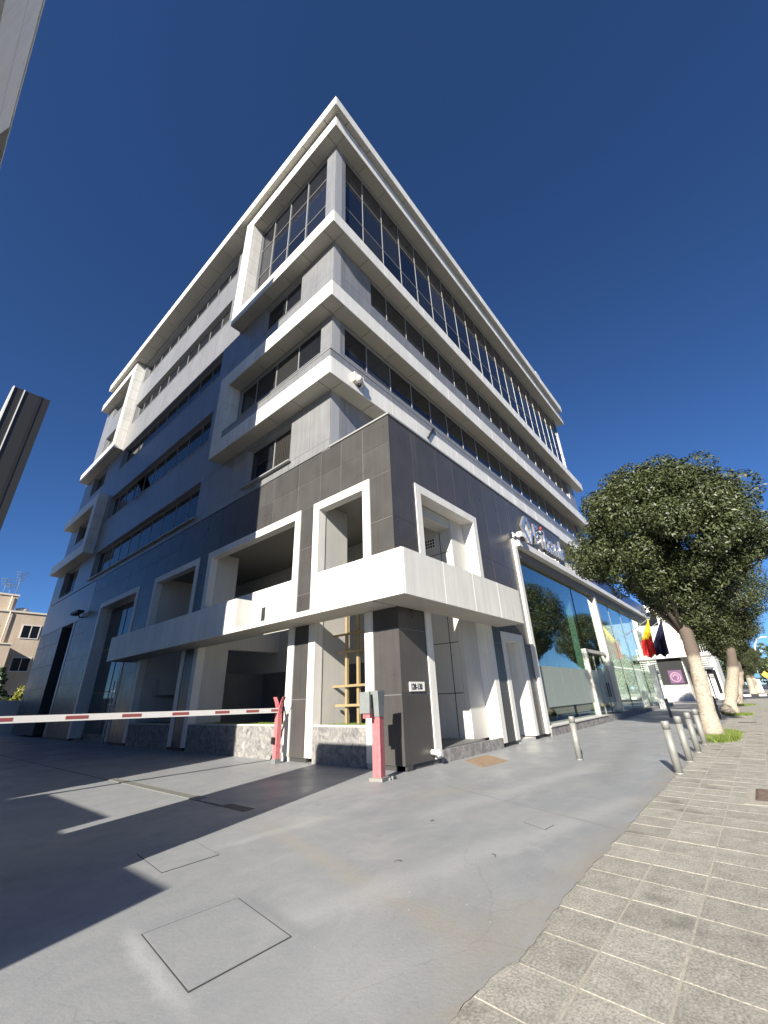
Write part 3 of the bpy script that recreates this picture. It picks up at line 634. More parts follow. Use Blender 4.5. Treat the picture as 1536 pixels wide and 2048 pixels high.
# ------------------------------------------------------------------ planters, trellis
def blades(name, x0, x1, y0, y1, z, n, h, m, parent=None, shape=None):
    v, f = [], []
    while len(f) < n:
        x = random.uniform(x0, x1); y = random.uniform(y0, y1)
        if shape and not shape(x, y): continue
        a = random.uniform(0, 6.28); w_ = .012 + random.random() * .012; hh = h * random.uniform(.5, 1.2); lx, ly = random.gauss(0, .5) * hh, random.gauss(0, .5) * hh
        b = len(v); v += [(x - math.cos(a) * w_, y - math.sin(a) * w_, z), (x + math.cos(a) * w_, y + math.sin(a) * w_, z), (x + lx, y + ly, z + hh)]; f.append((b, b + 1, b + 2))
    o = mesh(name, v, f, m, parent)
    return o
for y0, y1, lab in ((1.25, 3.42, 'grey stone planter behind the barrier reader post with the brass trellis'), (4.81, 11.09, 'long grey stone planter in the widest opening of the base'), (12.63, 17.12, 'shaded stone planter in the third opening from the corner')):
    p = empty('planter', (.2, (y0 + y1) / 2, 0)); tag(p, lab, 'planter', 'planters between the piers'); c = (y0 + y1) / 2
    mb('planter_wall', [(-.19, 1.1, y0 - c, y1 - c, 0, .93)], STONE, p); mb('coping', [(-.2, .0, y0 - c, y1 - c, .932, .98)], CONC, p)
    o = blades('turf', .01, 1.05, y0 - c, y1 - c, .93, int(700 * (y1 - y0)), .05, GRASS, p); o['kind'] = 'stuff'
tr = empty('metal_trellis', (.95, 2.7, .93)); tag(tr, 'brass coloured tube trellis standing in the planter next to the corner pier', 'trellis')
for y in (.24, -.27): mb('post', [(-.045, .045, y - .045, y + .045, 0, 3.4)], GOLD, tr)
for z, a, b in ((1.05, -.75, .85), (.5, -.75, .63), (2.62, -.75, .85), (2.06, -.75, .62)): mb('rail', [(-.14, -.05, a, b, z, z + .07)], GOLD, tr)

# ------------------------------------------------------------------ barrier
pe = empty('barrier_rest_post', (-.44, 4.5, 0)); tag(pe, 'pink red post with forked top holding the end of the barrier arm', 'post')
mb('post', [(-.075, .075, -.075, .075, .12, 1.32)], PINK, pe); mb('base', [(-.1, .1, -.1, .1, 0, .12)], GREYM, pe); mb('lock', [(-.13, -.076, -.02, .12, .5, .68)], BLACK, pe)
for s in (-1, 1):
    pts = [(0, s * .05, 1.3), (0, s * .07, 1.45), (0, s * .13, 1.62), (0, s * .24, 1.78)]
    v, f = [], []
    for x, y, z in pts: v += [(-.06, y - .012, z), (.06, y - .012, z), (.06, y + .012, z), (-.06, y + .012, z)]
    for i in range(3):
        for k in range(4): f.append((i * 4 + k, i * 4 + (k + 1) % 4, i * 4 + 4 + (k + 1) % 4, i * 4 + 4 + k))
    f.append((12, 13, 14, 15)); mesh('prong', v, f, PINK, pe)
br = empty('barrier', (-9.6, 4.5, 0)); tag(br, 'white barrier arm with red reflectors across the drive', 'barrier')
mb('cabinet', [(-.25, .25, -.55, -.1, 0, 1.25)], WPAINT, br); mb('cabinet_cap', [(-.28, .28, -.58, -.07, 1.25, 1.32)], REDR, br)
ang = math.atan2(-.1, 6.5)
arm = mb('arm', [(-.5, 9.25, -.035, .035, -.065, .065)], WPAINT, br); arm.location = (0, 0, 1.545); arm.rotation_euler = (0, -ang, 0)
hub = tube('pivot', [(0, -.1, 1.55), (0, .02, 1.55)], [.12, .12], GREYM, br, 14)
for px in (1.2, 2.35, 3.65, 4.75, 5.9, 7.05, 8.0, 8.85): bx('reflector', px, px + .42, -.039, -.036, -.03, .035, REDR, arm)
rp = empty('card_reader_post', (-1.12, -.14, 0)); tag(rp, 'pink red square post with grey hooded card reader beside the corner pier', 'post')
rp.rotation_euler = (0, 0, R(12))
mb('post', [(-.1, .1, -.1, .1, .1, 1.24)], PINK, rp); mb('foot_plate', [(-.16, .18, -.16, .16, .004, .07)], GALV, rp); mb('post_foot', [(-.1, .1, -.1, .1, .07, .1)], PINK, rp)
hv = [(-.12, -.11, 1.24), (.1, -.11, 1.24), (.1, .11, 1.24), (-.12, .11, 1.24), (-.2, -.13, 1.78), (.13, -.13, 1.78), (.13, .13, 1.78), (-.2, .13, 1.78)]
mesh('hood', hv, FACES, GREYM, rp)
mb('reader_back', [(-.30, -.21, .02, .22, 1.42, 1.68)], BLACK, rp)
mb('reader_side', [(-.36, -.30, .0, .26, 1.32, 1.76)], GREYM, rp); mb('reader_base', [(-.32, -.2, .02, .2, 1.22, 1.415)], PINK, rp)
for i in range(3): bx('bolt', .09 + i * .09, .13 + i * .09, -.22 - i * .02, -.18 - i * .02, .0, .05 + .02 * (i % 2), BLACK if i == 2 else GREYM, rp)

# ------------------------------------------------------------------ ground fittings
def cover(name, quad, label, cat, ridge=False):
    c = np.mean(np.array(quad), 0); e = empty(name, (c[0], c[1], 0)); tag(e, label, cat)
    q = [(x - c[0], y - c[1]) for x, y in quad]
    def ring(s, zt, zb, nm, m):
        v = [(x * s, y * s, zb) for x, y in q] + [(x * s, y * s, zt) for x, y in q]
        mesh(nm, v, [(4, 5, 6, 7), (0, 1, 5, 4), (1, 2, 6, 5), (2, 3, 7, 6), (3, 0, 4, 7)], m, e)
    ring(1.0, .004, -.02, 'joint', DCORE); ring(.978, .0055, -.01, 'lid', FORE)
    return e
cover('manhole_cover', [(-6.94, -2.75), (-7.06, -3.76), (-6.27, -3.76), (-6.13, -2.80)], 'large grey painted manhole cover nearest in the foreground', 'manhole cover')
cover('manhole_cover', [(-6.17, -.63), (-6.27, -1.55), (-5.61, -1.55), (-5.5, -.62)], 'grey painted manhole cover half in shadow beyond the nearest one', 'manhole cover')
cover('manhole_cover', [(-2.53, -3.99), (-2.71, -4.35), (-2.44, -4.37), (-2.29, -4.0)], 'small grey cover in the forecourt near the paving edge', 'manhole cover')
dch = empty('drain_channel', (-4.15, 9, 0)); tag(dch, 'long narrow drain channel with metal grating across the drive', 'drain')
mb('channel', [(-.11, .11, -8.9, 10, -.02, .004)], DCORE, dch)
gb = [(-.10, .10, y, y + .03, .004, .014) for y in np.arange(-7.3, -2.9, .06)] + [(-.115, -.1, -7.3, -2.9, .004, .016), (.1, .115, -7.3, -2.9, .004, .016)]
mb('grating', gb, GALV, dch); mb('cover_strip', [(-.10, .10, -2.85, 9.9, .004, .012)], FORE, dch); mb('cover_strip', [(-.085, .085, -8.2, -7.35, .004, .012)], FORE, dch)
mpl = mesh('ground_plate', [(2.26, -.28, .006), (1.4, -1.27, .006), (2.64, -1.38, .006), (3.49, -.32, .006), (2.26, -.28, .0), (1.4, -1.27, .0), (2.64, -1.38, .0), (3.49, -.32, .0)], [(0, 1, 2, 3), (0, 4, 5, 1), (1, 5, 6, 2), (2, 6, 7, 3), (3, 7, 4, 0)], RUST)
tag(mpl, 'rusty brown metal plate on the ground before the street side opening', 'plate')
gt = empty('drain_grate', (.75, -6.75, 0)); tag(gt, 'rusty brown drain grate set in the paving at the right edge', 'grate')
mb('surround', [(-.75, .6, -.5, .45, -.005, .006)], MORTAR, gt); mb('frame', [(-.45, .45, -.35, .32, .012, .02)], RUSTD, gt)
for i in range(8): bx('bar', -.40 + i * .105, -.34 + i * .105, -.32, .29, .02, .028, RUSTD, gt)
sd = mb('slot_drain', [(17.6, 17.95, -6.35, -5.7, 0, .012)], DCORE); tag(sd, 'dark slot drain across the paving between the first two trees', 'drain')
rng = np.random.default_rng(9); v, f = [], []
for i in range(190):
    x = rng.uniform(-7.5, 4); y = rng.uniform(-5.1, 2.5) if rng.random() < .55 else rng.normal(-4.6, .35); r_ = abs(rng.normal(0, .002)) + .0022
    b = len(v); v += [(x - r_, y - r_, .001), (x + r_, y - r_ * .7, .001), (x + r_ * .8, y + r_, .001), (x - r_, y + r_ * .8, .001), (x + r_ * .2, y, r_ * .7 + .001)]; f += [(b, b + 1, b + 4), (b + 1, b + 2, b + 4), (b + 2, b + 3, b + 4), (b + 3, b, b + 4)]
o = mesh('grit', v, f, pm('pale_grit', (.36, .345, .31), .9)); o['kind'] = 'stuff'; tag(o, 'loose pale grit scattered over the forecourt', 'grit')
# litter: twigs
for i, (x, y, a) in enumerate(((-3.95, -4.27, .4), (-4.6, -3.5, 1.9), (-3.1, -2.9, 2.7))):
    tw = tube('twig', [(x, y, .012), (x + .05 * math.cos(a), y + .05 * math.sin(a), .016), (x + .09 * math.cos(a + .5), y + .09 * math.sin(a + .5), .012)], [.004, .003, .002], pm('twig_bark%d' % i, (.08, .06, .04), .9), None, 5)
    tag(tw, ('forked dry twig lying on the forecourt near the paving edge', 'dry twig on the grey forecourt in the middle foreground', 'short twig on the forecourt towards the small cover')[i], 'twig', 'twigs on the forecourt')

# ------------------------------------------------------------------ bollards
def bollard(x, y, h, label, m=GALV, r=.074):
    e = empty('bollard', (x, y, 0)); tag(e, label, 'bollard', 'grey steel bollards')
    tube('tube', [(0, 0, 0), (0, 0, h - .16)], [r, r], m, e, 18); tube('collar', [(0, 0, h - .175), (0, 0, h - .15)], [r * .8, r * .8], BLACK, e, 18)
    tube('head', [(0, 0, h - .15), (0, 0, h - .015), (0, 0, h)], [r, r, r * .85], m, e, 18); tube('foot', [(0, 0, 0), (0, 0, .03)], [r * 1.25, r * 1.2], m, e, 18)
    return e
bollard(2.28, -5.22, .96, 'nearest steel bollard in the row along the paving edge'); bollard(4.08, -5.22, .96, 'second steel bollard in the row along the paving edge')
bollard(5.92, -5.22, .96, 'third steel bollard in the row along the paving edge'); bollard(7.95, -5.2, .96, 'steel bollard touching the near side of the first tree trunk')
bollard(3.49, -2.92, 1.0, 'lone steel bollard standing in the middle of the forecourt'); bollard(22.6, -2.4, 1.0, 'shaded bollard in front of the shop beyond the lone one')
for k, (x, y) in enumerate(((15.9, -4.95), (18.0, -4.9), (20.0, -4.9))): bollard(x, y, 1.1, ('dark shaded bollard just behind the first tree trunk', 'middle dark bollard behind the first tree trunk', 'farthest dark bollard before the second tree')[k], pm('shaded_bollard_grey%d' % k, (.07, .07, .07), .5))  # same bollards in darker grey, shade behind the trunk put into the colour

# ------------------------------------------------------------------ trees
def leaf_cloud(centers, radii, n, size, flat=.8, lump=None, rng=None):
    rng = rng or np.random.default_rng(3)
    k = len(centers); w_ = radii ** 2; idx = rng.choice(k, n, p=w_ / w_.sum())
    d = rng.normal(size=(n, 3)); d /= np.linalg.norm(d, axis=1)[:, None]
    rr = radii[idx] * rng.uniform(.55, 1.08, n) ** .5
    P = centers[idx] + d * rr[:, None] * np.array([1, 1, flat])
    nrm = d + rng.normal(size=(n, 3)) * .6 + np.array([0, 0, .35]); nrm /= np.linalg.norm(nrm, axis=1)[:, None]
    a = np.cross(nrm, rng.normal(size=(n, 3))); a /= np.linalg.norm(a, axis=1)[:, None]; b = np.cross(nrm, a)
    s = size * rng.uniform(.6, 1.25, n)[:, None]
    q = np.stack([P - a * s, P - b * s * .42 + nrm * s * .12, P + a * s, P + b * s * .42 + nrm * s * .12], 1).reshape(-1, 3)
    return q
def leaf_mesh(name, q, m):
    n = len(q) // 4; me = bpy.data.meshes.new(name); me.vertices.add(len(q)); me.vertices.foreach_set('co', q.astype(np.float32).ravel())
    me.loops.add(n * 4); me.loops.foreach_set('vertex_index', np.arange(n * 4, dtype=np.int32)); me.polygons.add(n)
    me.polygons.foreach_set('loop_start', np.arange(0, n * 4, 4, dtype=np.int32)); me.update(calc_edges=True); me.materials.append(m)
    return me
def ficus_crown(seed, n=46000):
    rng = np.random.default_rng(seed); cs, rs = [], []
    # broad dome on an upturned cone
    while len(cs) < 380:
        z = rng.uniform(-2.9, 2.9); t = (z + 3.0) / 6.0
        rad = 3.45 * min(1, (max(t - .02, 0) * 2.4) ** .8) if t < .45 else 3.5 * math.sqrt(max(0, 1 - ((t - .45) / .58) ** 2.4))
        a = rng.uniform(0, 2 * math.pi); u = (rng.uniform(.62, 1.0) if rng.random() < .9 else rng.uniform(1.0, 1.08)) if rng.random() < .8 else rng.uniform(0, .6)
        r = max(0, rad - .35) * u
        cs.append((r * math.cos(a), r * math.sin(a), z)); rs.append(rng.uniform(.36, .72))
    return leaf_cloud(np.array(cs), np.array(rs), n, .066, 1.0, rng=rng)
crown_me = [leaf_mesh('ficus_crown', ficus_crown(11, 200000), LEAF), leaf_mesh('ficus_crown', ficus_crown(23, 95000), LEAF)]
def ficus(x, y, label, k, sc=1.0, fork=(0, 0), trunk_r=.30, bend=0, seed=1, cr=(0, 0)):
    random.seed(seed)
    e = empty('street_tree', (x, y, 0)); tag(e, label, 'tree', 'trees along the pavement')
    top = Vector((fork[0], fork[1], 3.7 * sc)); n = 14; pts, rad = [], []
    for i in range(n):
        t = i / (n - 1)
        pts.append((top.x * t + bend * math.sin(t * 5) * .12, top.y * t + bend * math.cos(t * 4.2) * .1 - bend * .1, 3.7 * sc * t))
        rad.append(trunk_r * (1.55 - 2.2 * t if t < .18 else 1.17 - .27 * t) * (1 + .09 * random.uniform(-1, 1) * abs(bend or .4)))
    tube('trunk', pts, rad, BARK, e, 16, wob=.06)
    for i in range(7):
        a = i * 2.4 + random.random(); l = random.uniform(1.6, 2.5) * sc
        p1 = top + Vector((math.cos(a) * l * .45, math.sin(a) * l * .45, l * .55)); p2 = top + Vector((math.cos(a) * l * .95, math.sin(a) * l * .95, l * 1.25))
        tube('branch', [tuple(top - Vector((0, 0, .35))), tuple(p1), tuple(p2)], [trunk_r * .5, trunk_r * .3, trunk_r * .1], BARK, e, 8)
    c = bpy.data.objects.new('crown', crown_me[k]); c.location = (fork[0] + cr[0], fork[1] + cr[1], 6.85 * sc); c.scale = (sc,) * 3; c.rotation_euler = (0, 0, seed * 1.7); link(c, e)
    return e
ficus(10.0, -5.3, 'nearest street tree with dense round dark green crown and pale trunk', 0, 1.0, (.25, -.1), .22, .5, 1, (.1, -.45))
ficus(25.0, -5.1, 'second street tree with knobbly pale trunk forking in two', 1, 1.0, (.2, -.9), .29, 1.5, 2)
ficus(40.4, -5.0, 'third street tree with curved pale trunk and light green crown', 1, .92, (-.2, -.6), .28, 2.2, 3)
ficus(88, -5.6, 'pale trunked tree across the side street', 1, .8, (0, 0), .4, .8, 4)
ficus(96, -6.1, 'farther pale trunked tree across the side street', 1, .8, (0, 0), .4, .8, 5)
def tuft(name, x0, x1, y0, y1, n, label, h=.16):
    cx, cy = (x0 + x1) / 2, (y0 + y1) / 2
    o = blades(name, x0, x1, y0, y1, 0.0, n, h, GRASS, None, lambda x, y: ((x - cx) / (x1 - x0) * 2) ** 2 + ((y - cy) / (y1 - y0) * 2) ** 2 < 1.0 + .2 * math.sin(x * 9) * math.cos(y * 13))
    o['kind'] = 'stuff'; tag(o, label, 'grass')
tuft('grass', 8.6, 12.0, -6.0, -5.0, 9000, 'bright green grass tuft at the foot of the nearest tree'); tuft('grass', 23.4, 25.6, -6.2, -4.9, 5000, 'low grass patch at the foot of the second tree', .1); tuft('grass', 38.5, 41, -6.2, -4.8, 4000, 'low grass patch at the foot of the third tree', .1)

# ------------------------------------------------------------------ flags
def flag(x, y, z, w_, h, bands, label, ph):
    e = empty('flag', (x, y, z)); tag(e, label, 'flag', 'flags on the shop front')
    tube('flagpole', [(0, 1.2, -.35), (0, -.35, .5), (0, -1.1, .95)], [.03, .03, .025], GALV, e, 8)
    nb = len(bands); cols = 18; rows = 24
    def pt(u, t):
        return (.16 * math.sin(u * 17 + ph) * (.4 + t) + .05 * math.sin(t * 7 + u * 5), -.95 + u * w_ * (.16 + .42 * min(1, t * 1.8)) + .03 * math.sin(u * 26 + t * 3) + .22 * t, .92 - t * h - u * .5 * (1 - t) + .12 * math.sin(u * 9 + ph) * t)
    for b, m in enumerate(bands):
        v, f = [], []; r0_, r1_ = round(rows * b / nb), round(rows * (b + 1) / nb)
        for j in range(r0_, r1_ + 1):
            for i in range(cols + 1): v.append(pt(i / cols, j / rows))
        for j in range(r1_ - r0_):
            for i in range(cols):
                a = j * (cols + 1) + i; f.append((a, a + 1, a + cols + 2, a + cols + 1))
        mesh('cloth_band', v, f, m, e, True)
flag(31.6, -.6, 6.0, 1.5, 3.0, [YEL, REDC], 'drooping yellow and red flag on the glass shop front', .3)
flag(33.2, -1.3, 6.0, 1.7, 2.9, [NAVY], 'drooping dark flag behind the yellow and red one', 1.7)

# ------------------------------------------------------------------ neighbouring tower on the left, its low wing and pylon
T = empty('neighbour_tower', (-20, 20, 0)); tag(T, 'grey concrete tower whose roof edge shows in the top left corner', 'building')
def tb(name, boxes, m): return mb(name, [(a + 20, b + 20, c - 20, d - 20, e_, f_) for a, b, c, d, e_, f_ in boxes], m, T)
tb('wall', [(-34, -13.7, 3.3, 38, 0, 29.5)], CONC)
tb('roof_slab', [(-34, -12.7, 3.46, 38.2, 29.62, 29.86)], CONC)
v = [(3.5, 23.6), (12.0, 23.6), (14.3, 29.615), (3.5, 29.615)]
mesh('parapet_wall', [(-12.74 + 20, y - 20, z) for y, z in v] + [(-13.0 + 20, y - 20, z) for y, z in v], [(0, 1, 2, 3), (7, 6, 5, 4), (0, 4, 5, 1), (1, 5, 6, 2), (2, 6, 7, 3), (3, 7, 4, 0)], OFFW, T)
mesh('parapet_joint', [(-12.738 + 20, y - 20, z) for y, z in ((3.5, 26.9), (12.9, 26.9), (12.9, 26.94), (3.5, 26.94))], [(0, 1, 2, 3)], DKGREY, T)
tb('recess_shade_block', [(-13.66, -13.1, 14.4, 38, 27.6, 29.6)], DKGREY)  # solid dark block standing in for the shade of a recess under the slab
for k in range(8):
    z = 1.2 + k * 3.5
    for j in range(6):
        y = 5 + j * 5
        wn = tb('window', [(-13.69, -13.6, y, y + 3.6, z + .7, z + 2.6)], GLASS)
    tb('balcony', [(-13.7, -13.2, 3.4, 37.5, z - .35, z - .05)], OFFW)
tb('low_wing', [(-24, -13.0, -4.05, -.45, 0, 3.43), (-24, -13.0, -.45, 3.29, 0, 3.82)], CONC)
P = empty('pylon_sign', (-8.66, -.6, 0)); tag(P, 'tall dark pylon sign with thin white lines at the left edge', 'sign')
mb('body', [(-.16, .17, -1.02, 1.15, 0, 4.95)], DPYL, P)
mb('side_sheet', [(-.175, -.161, -1.02, 1.15, 0, 4.94)], CONC, P)
mb('line', [(-.172, -.158, -1.03, -1.021, 0, 4.95)], WPAINT, P); mb('line', [(-.075, -.065, -1.03, -1.021, 0, 4.95)], WPAINT, P)
mb('slot', [(.065, .095, -1.024, -1.0205, 0, 4.95)], BLACK, P)

# ------------------------------------------------------------------ left background: wall, plants, flats
bw = mb('boundary_wall', [(-30, 6, 46, 46.3, 0, 2.75)], OFFW); tag(bw, 'white boundary wall at the end of the drive on the left', 'wall')
A = empty('apartment_building', (0, 62, 0)); tag(A, 'beige apartment block with roof antennas at the far left', 'building')
mb('wall', [(-4, 16, 0, 12, 0, 13.4), (-4, .9, -2.0, -.01, 0, 9.2), (-4, .5, 1.0, 9, 13.405, 15.6)], BEIGE, A)
mb('cornice', [(-4.1, 16.1, -.12, -.002, 13.3, 13.5), (-4, .95, -2.1, -1.9, 9.205, 9.35), (-4.1, .6, .9, .998, 15.5, 15.7)], CREAM, A)
def awin(x0, x1, z0, z1, y):
    f_ = mb('window', [(x0 - .1, x1 + .1, y - .06, y, z0 - .1, z0), (x0 - .1, x0, y - .06, y, z0, z1), (x1, x1 + .1, y - .06, y, z0, z1), (x0 - .1, x1 + .1, y - .06, y, z1, z1 + .1)], OFFW, A)
    mid = (x0 + x1) / 2
    bx('pane', x0, mid - .04, y - .03, y - .005, z0, z1, GLASS, f_); bx('pane', mid + .04, x1, y - .03, y - .005, z0, z1, GLASS, f_); bx('bar', mid - .04, mid + .04, y - .06, y - .002, z0, z1, OFFW, f_)
for z in (10.3, 6.4, 2.2):
    for x in (1.8, 6, 10): awin(x, x + 1.7, z, z + 1.5, -.001)
for x in (-2.6,): awin(x, x + 1.9, 10.0, 11.6, -.001); awin(x, x + 1.9, 5.6, 7.2, -2.001); awin(x, x + 1.9, 1.6, 3.3, -2.001)
awin(-3.4, -1.6, 13.9, 14.9, .999)
tube('downpipe', [(.1, -.15, 9.2), (.1, -.15, 13.3), (-.1, .85, 13.5), (-.1, .85, 15.4)], [.06] * 4, CREAM, A, 8)
for k, (x, y, h, n_) in enumerate(((-2.6, 4, 2.6, 1), (-.9, 3, 2.4, 3), (-.2, 4, 2.0, 2), (.3, 2.5, 3.4, 4))):
    an = tube('antenna', [(x, y, 15.5), (x, y, 15.6 + h)], [.04, .03], GALV, A, 6)
    for j in range(n_):
        zz = 15.5 + h - j * .35; L = .9 - .12 * j
        tube('antenna_arm', [(x - L * .7, y - .2, zz), (x + L, y + .2, zz + .1)], [.025, .025], GALV, an, 5)
        for q in range(5): tube('antenna_rod', [(x - L * .6 + q * L * .36, y - .45, zz), (x - L * .6 + q * L * .36, y + .45, zz)], [.015, .015], GALV, an, 4)
for k, x in enumerate((1.5, 5)):
    tube('roof_tank', [(x, 2, 13.5), (x, 2, 14.1), (x, 2, 14.25)], [.7, .7, .3], OFFW, A, 14)
def conifer(x, y, h, r, label, m, n, size, kind='conifer'):
    e = empty('conifer' if kind == 'conifer' else 'shrub', (x, y, 0)); tag(e, label, 'tree' if kind == 'conifer' else 'shrub')
    tube('trunk', [(0, 0, 0), (0, 0, h * .9)], [.18, .04], BARK, e, 8); rng = np.random.default_rng(int(h * 10)); cs, rs = [], []
    if kind == 'conifer':
        for i in range(70):
            t = rng.random(); rr = r * (1 - t) * rng.uniform(.4, 1); a = rng.uniform(0, 6.28); cs.append((rr * math.cos(a), rr * math.sin(a), h * (.12 + .86 * t))); rs.append(.25 + .35 * (1 - t))
    else:
        for i in range(40):
            d = rng.normal(size=3); d /= np.linalg.norm(d); cs.append(d * np.array([r, r, h * .42]) * rng.uniform(.3, .8) + np.array([0, 0, h * .56])); rs.append(.5)
    c = bpy.data.objects.new('crown', leaf_mesh('crown', leaf_cloud(np.array(cs), np.array(rs), n, size, .6 if kind == 'conifer' else 1, rng=rng), m)); link(c, e)
conifer(-.3, 52, 6.0, 2.2, 'dark conifer behind the white wall at the far left', LEAFC, 9000, .16); conifer(-5, 53, 7, 2.4, 'second dark conifer farther left behind the white wall', LEAFC, 6000, .16)
conifer(2.1, 50.5, 4.9, 1.3, 'yellow green shrub between the conifer and the office building', LEAFY, 5000, .14, 'shrub')

# ------------------------------------------------------------------ right background: side street
H = empty('white_apartment_house', (57, 0, 0)); tag(H, 'white apartment house with balcony beyond the side street trees', 'building')
mb('wall', [(.5, 14, -3.4, 14, 5.2, 12), (.3, 13, -.3, 14, 0, 5.2), (3, 13, -3.4, -.3, 0, 5.2)], OFFW, H)
mb('balcony_slab', [(-.6, .6, -3.9, 5, 5.0, 5.25)], OFFW, H)
ra = mb('balcony_rail', [(-.55, -.45, -3.8, -.9, 6.2, 6.3), (-.55, -.45, -3.8, -.9, 5.3, 5.36)], OFFW, H)
for i in range(14): bx('baluster', -.52, -.48, -3.78 + i * .215, -3.72 + i * .215, 5.36, 6.2, OFFW, ra)
mb('balcony_pillar', [(-.5, .2, -3.5, -3.1, 5.25, 9)], OFFW, H); mb('balcony_wall', [(-.55, -.4, -.9, 5, 5.25, 7.9)], CREAM, H)
for y0, y1, z0, z1 in ((-2.8, -1.4, 5.4, 7.5), (-2.8, -1.4, 9.4, 11), (1, 3, 9.2, 11)): w_ = mb('window', [(.42, .499, y0, y1, z0, z1)], GLASS, H)
aw = mb('awning_frame', [(-.5, .25, -3.7, -1.0, 4.85, 4.95), (-.5, -.4, -3.7, -1.0, 3.5, 3.58), (-.5, -.4, -3.05, -2.95, 3.58, 4.85)], GALV, H)
for i in range(5): bx('awning_slat', -.48, -.44, -3.7, -1.0, 3.68 + i * .24, 3.8 + i * .24, OFFW, aw)
mb('shop_window', [(2.7, 2.9, -3.2, -.4, .8, 3.4)], GLASSG, H); mb('shop_front_wall', [(.1, .29, -.25, 3.2, 1.9, 4.9)], GLASSG, H); mb('low_white_wall', [(-.2, .28, -.28, 4, 0, 1.8)], OFFW, H)
ps = empty('poster', (57, .85, 2.75)); tag(ps, 'purple poster with a pink ring on the white house', 'poster')
mb('sheet', [(-.02, .05, -.75, .7, -.75, .8)], PURP, ps)
def ringm(r0_, r1_, name, m, x, parent, n=26, gap_=0):
    v, f = [], []
    for i in range(n + 1):
        a = 2 * math.pi * i / n * (1 - gap_)
        v += [(x, r0_ * math.cos(a), r0_ * math.sin(a)), (x, r1_ * math.cos(a), r1_ * math.sin(a))]
    for i in range(n): f.append((2 * i, 2 * i + 1, 2 * i + 3, 2 * i + 2))
    mesh(name, v, f, m, parent)
ringm(.45, .58, 'ring', PINKP, -.024, ps); ringm(.2, .34, 'ring', PINKP, -.024, ps, gap_=.3)
for k, (x, y, z0, z1, w_, m, lab) in enumerate(((58.8, -1.5, 1.2, 3.2, .9, YEL, 'yellow advertising board before the far shop'), (58.4, -2.1, .2, 3.3, .5, OFFW, 'narrow white advertising board beside the yellow one'), (58.6, -2.7, .2, 3.0, .45, OFFW, 'white board at the corner of the far shop'))):
    e = empty('advertising_board', (x, y, 0)); tag(e, lab, 'board'); mb('board', [(-.04, .04, -w_ / 2, w_ / 2, z0, z1)], m, e); mb('stand', [(-.1, .1, -.05, .05, 0, z0)], GREYM, e)
# far side street
o = mb('side_street_pavement', [(82, 200, -40, 30, -.159, .02)], MORTAR); struct(o)
for i in range(14):
    y = -12 + i * .95
    o = mb('kerb_stone', [(81.6, 82, y, y + .93, -.16, .12)], OFFW if i % 2 else BLACK); tag(o, '%s painted kerb stone across the side street' % ('white' if i % 2 else 'black'), 'kerb stone', '%s painted kerb stones' % ('white' if i % 2 else 'black'))
lp = empty('street_lamp', (140, -6.2, 0)); tag(lp, 'tall curved street lamp beyond the side street', 'street lamp')
tube('pole', [(0, 0, 0), (0, -1.2, 5), (0, -2.2, 9), (0, -2.8, 11), (0, -3.6, 12.3), (0, -4.6, 12.7), (0, -5.8, 12.6)], [.22, .2, .17, .15, .13, .12, .1], CREAM, lp, 8)
mb('lamp_head', [(-.25, .25, -7.2, -5.7, 12.4, 12.65)], GREYM, lp)
rng = np.random.default_rng(5); cs, rs = [], []
for i in range(170):
    cs.append((165 + rng.uniform(-10, 25), rng.uniform(-36, 12), rng.uniform(1, 11.5))); rs.append(rng.uniform(1.2, 2.6))
for i in range(25): cs.append((112 + rng.uniform(0, 14), rng.uniform(-6.4, -3.0), rng.uniform(3, 7.2))); rs.append(rng.uniform(.9, 1.4))
o = link(bpy.data.objects.new('distant_trees', leaf_mesh('distant_trees', leaf_cloud(np.array(cs), np.array(rs), 26000, .5, 1, rng=rng), LEAF2))); o['kind'] = 'stuff'; tag(o, 'dense green mass of trees closing the far end of the street', 'trees')
fs = empty('roadside_sign', (122, -8.5, 0)); tag(fs, 'small yellow diamond sign at the far right', 'sign')
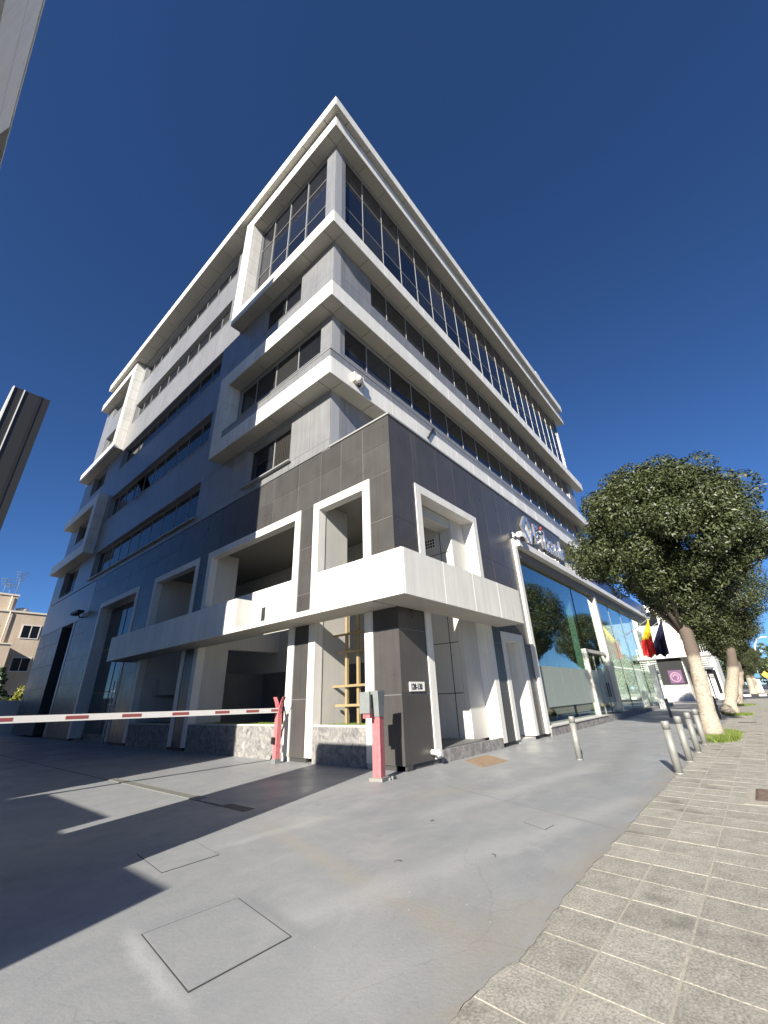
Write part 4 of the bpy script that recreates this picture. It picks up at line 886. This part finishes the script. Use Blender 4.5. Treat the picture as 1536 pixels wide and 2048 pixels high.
mb('pole', [(-.06, .06, -.06, .06, 0, 3)], GREYM, fs); mesh('plate', [(-.08, 0, 2.6), (-.08, -.75, 3.4), (-.08, 0, 4.2), (-.08, .75, 3.4), (.0, 0, 2.6), (.0, -.75, 3.4), (.0, 0, 4.2), (.0, .75, 3.4)], [(0, 1, 2, 3), (7, 6, 5, 4), (0, 4, 5, 1), (1, 5, 6, 2), (2, 6, 7, 3), (3, 7, 4, 0)], pm('orange_sign', (.65, .35, .05), .5), fs)
kb = empty('kiosk', (110, -6.3, 0)); tag(kb, 'small kiosk with blue canopy far down the street', 'kiosk')
mb('body', [(-1, 1, -.8, .8, 0, 2.6)], OFFW, kb); mb('canopy', [(-1.5, 1.4, -1.1, 1.1, 2.7, 3.5)], pm('blue_canopy', (.05, .2, .5), .5), kb)
bb = empty('rooftop_billboard', (112, -5, 0)); tag(bb, 'pale blue and red rooftop billboard seen between the trees', 'billboard')
mb('post', [(-.2, .2, -1.8, -1.4, 0, 8)], GREYM, bb); mb('post', [(-.2, .2, 1.4, 1.8, 0, 8)], GREYM, bb); mb('panel', [(-.15, .15, -2.2, 2.2, 7.6, 10)], pm('pale_blue_sheet', (.30, .45, .65), .5), bb); mb('red_print', [(-.17, -.151, -1.9, 1.6, 8.6, 9.4)], pm('pale_red_print', (.65, .25, .25), .5), bb)

# ------------------------------------------------------------------ across the street (mirrored in the shop glass)
def block(x, y, w_, d, h, m, label, floors):
    e = empty('street_house', (x, y, -.15)); tag(e, label, 'building')
    mb('wall', [(0, w_, -d, 0, 0, h)], m, e); mb('cornice', [(-.2, w_ + .2, -d, .25, h, h + .35)], OFFW, e)
    for k in range(floors):
        z = 1 + k * h / floors
        mb('balcony', [(.5, w_ - .5, .0, 1.0, z - .35, z - .1)], OFFW, e)
        for i in range(int(w_ / 3)): mb('window', [(.8 + i * 3, 2.6 + i * 3, -.02, .02, z, z + 1.8)], GLASS, e)
block(2, -26, 16, 12, 10, BEIGE, 'beige house across the road mirrored in the shop glass', 3); block(20, -24, 11, 10, 6, OFFW, 'low white house across the road mirrored in the shop glass', 2); block(33, -26, 20, 12, 12, CREAM, 'cream house across the road mirrored at the far end of the glass', 4)
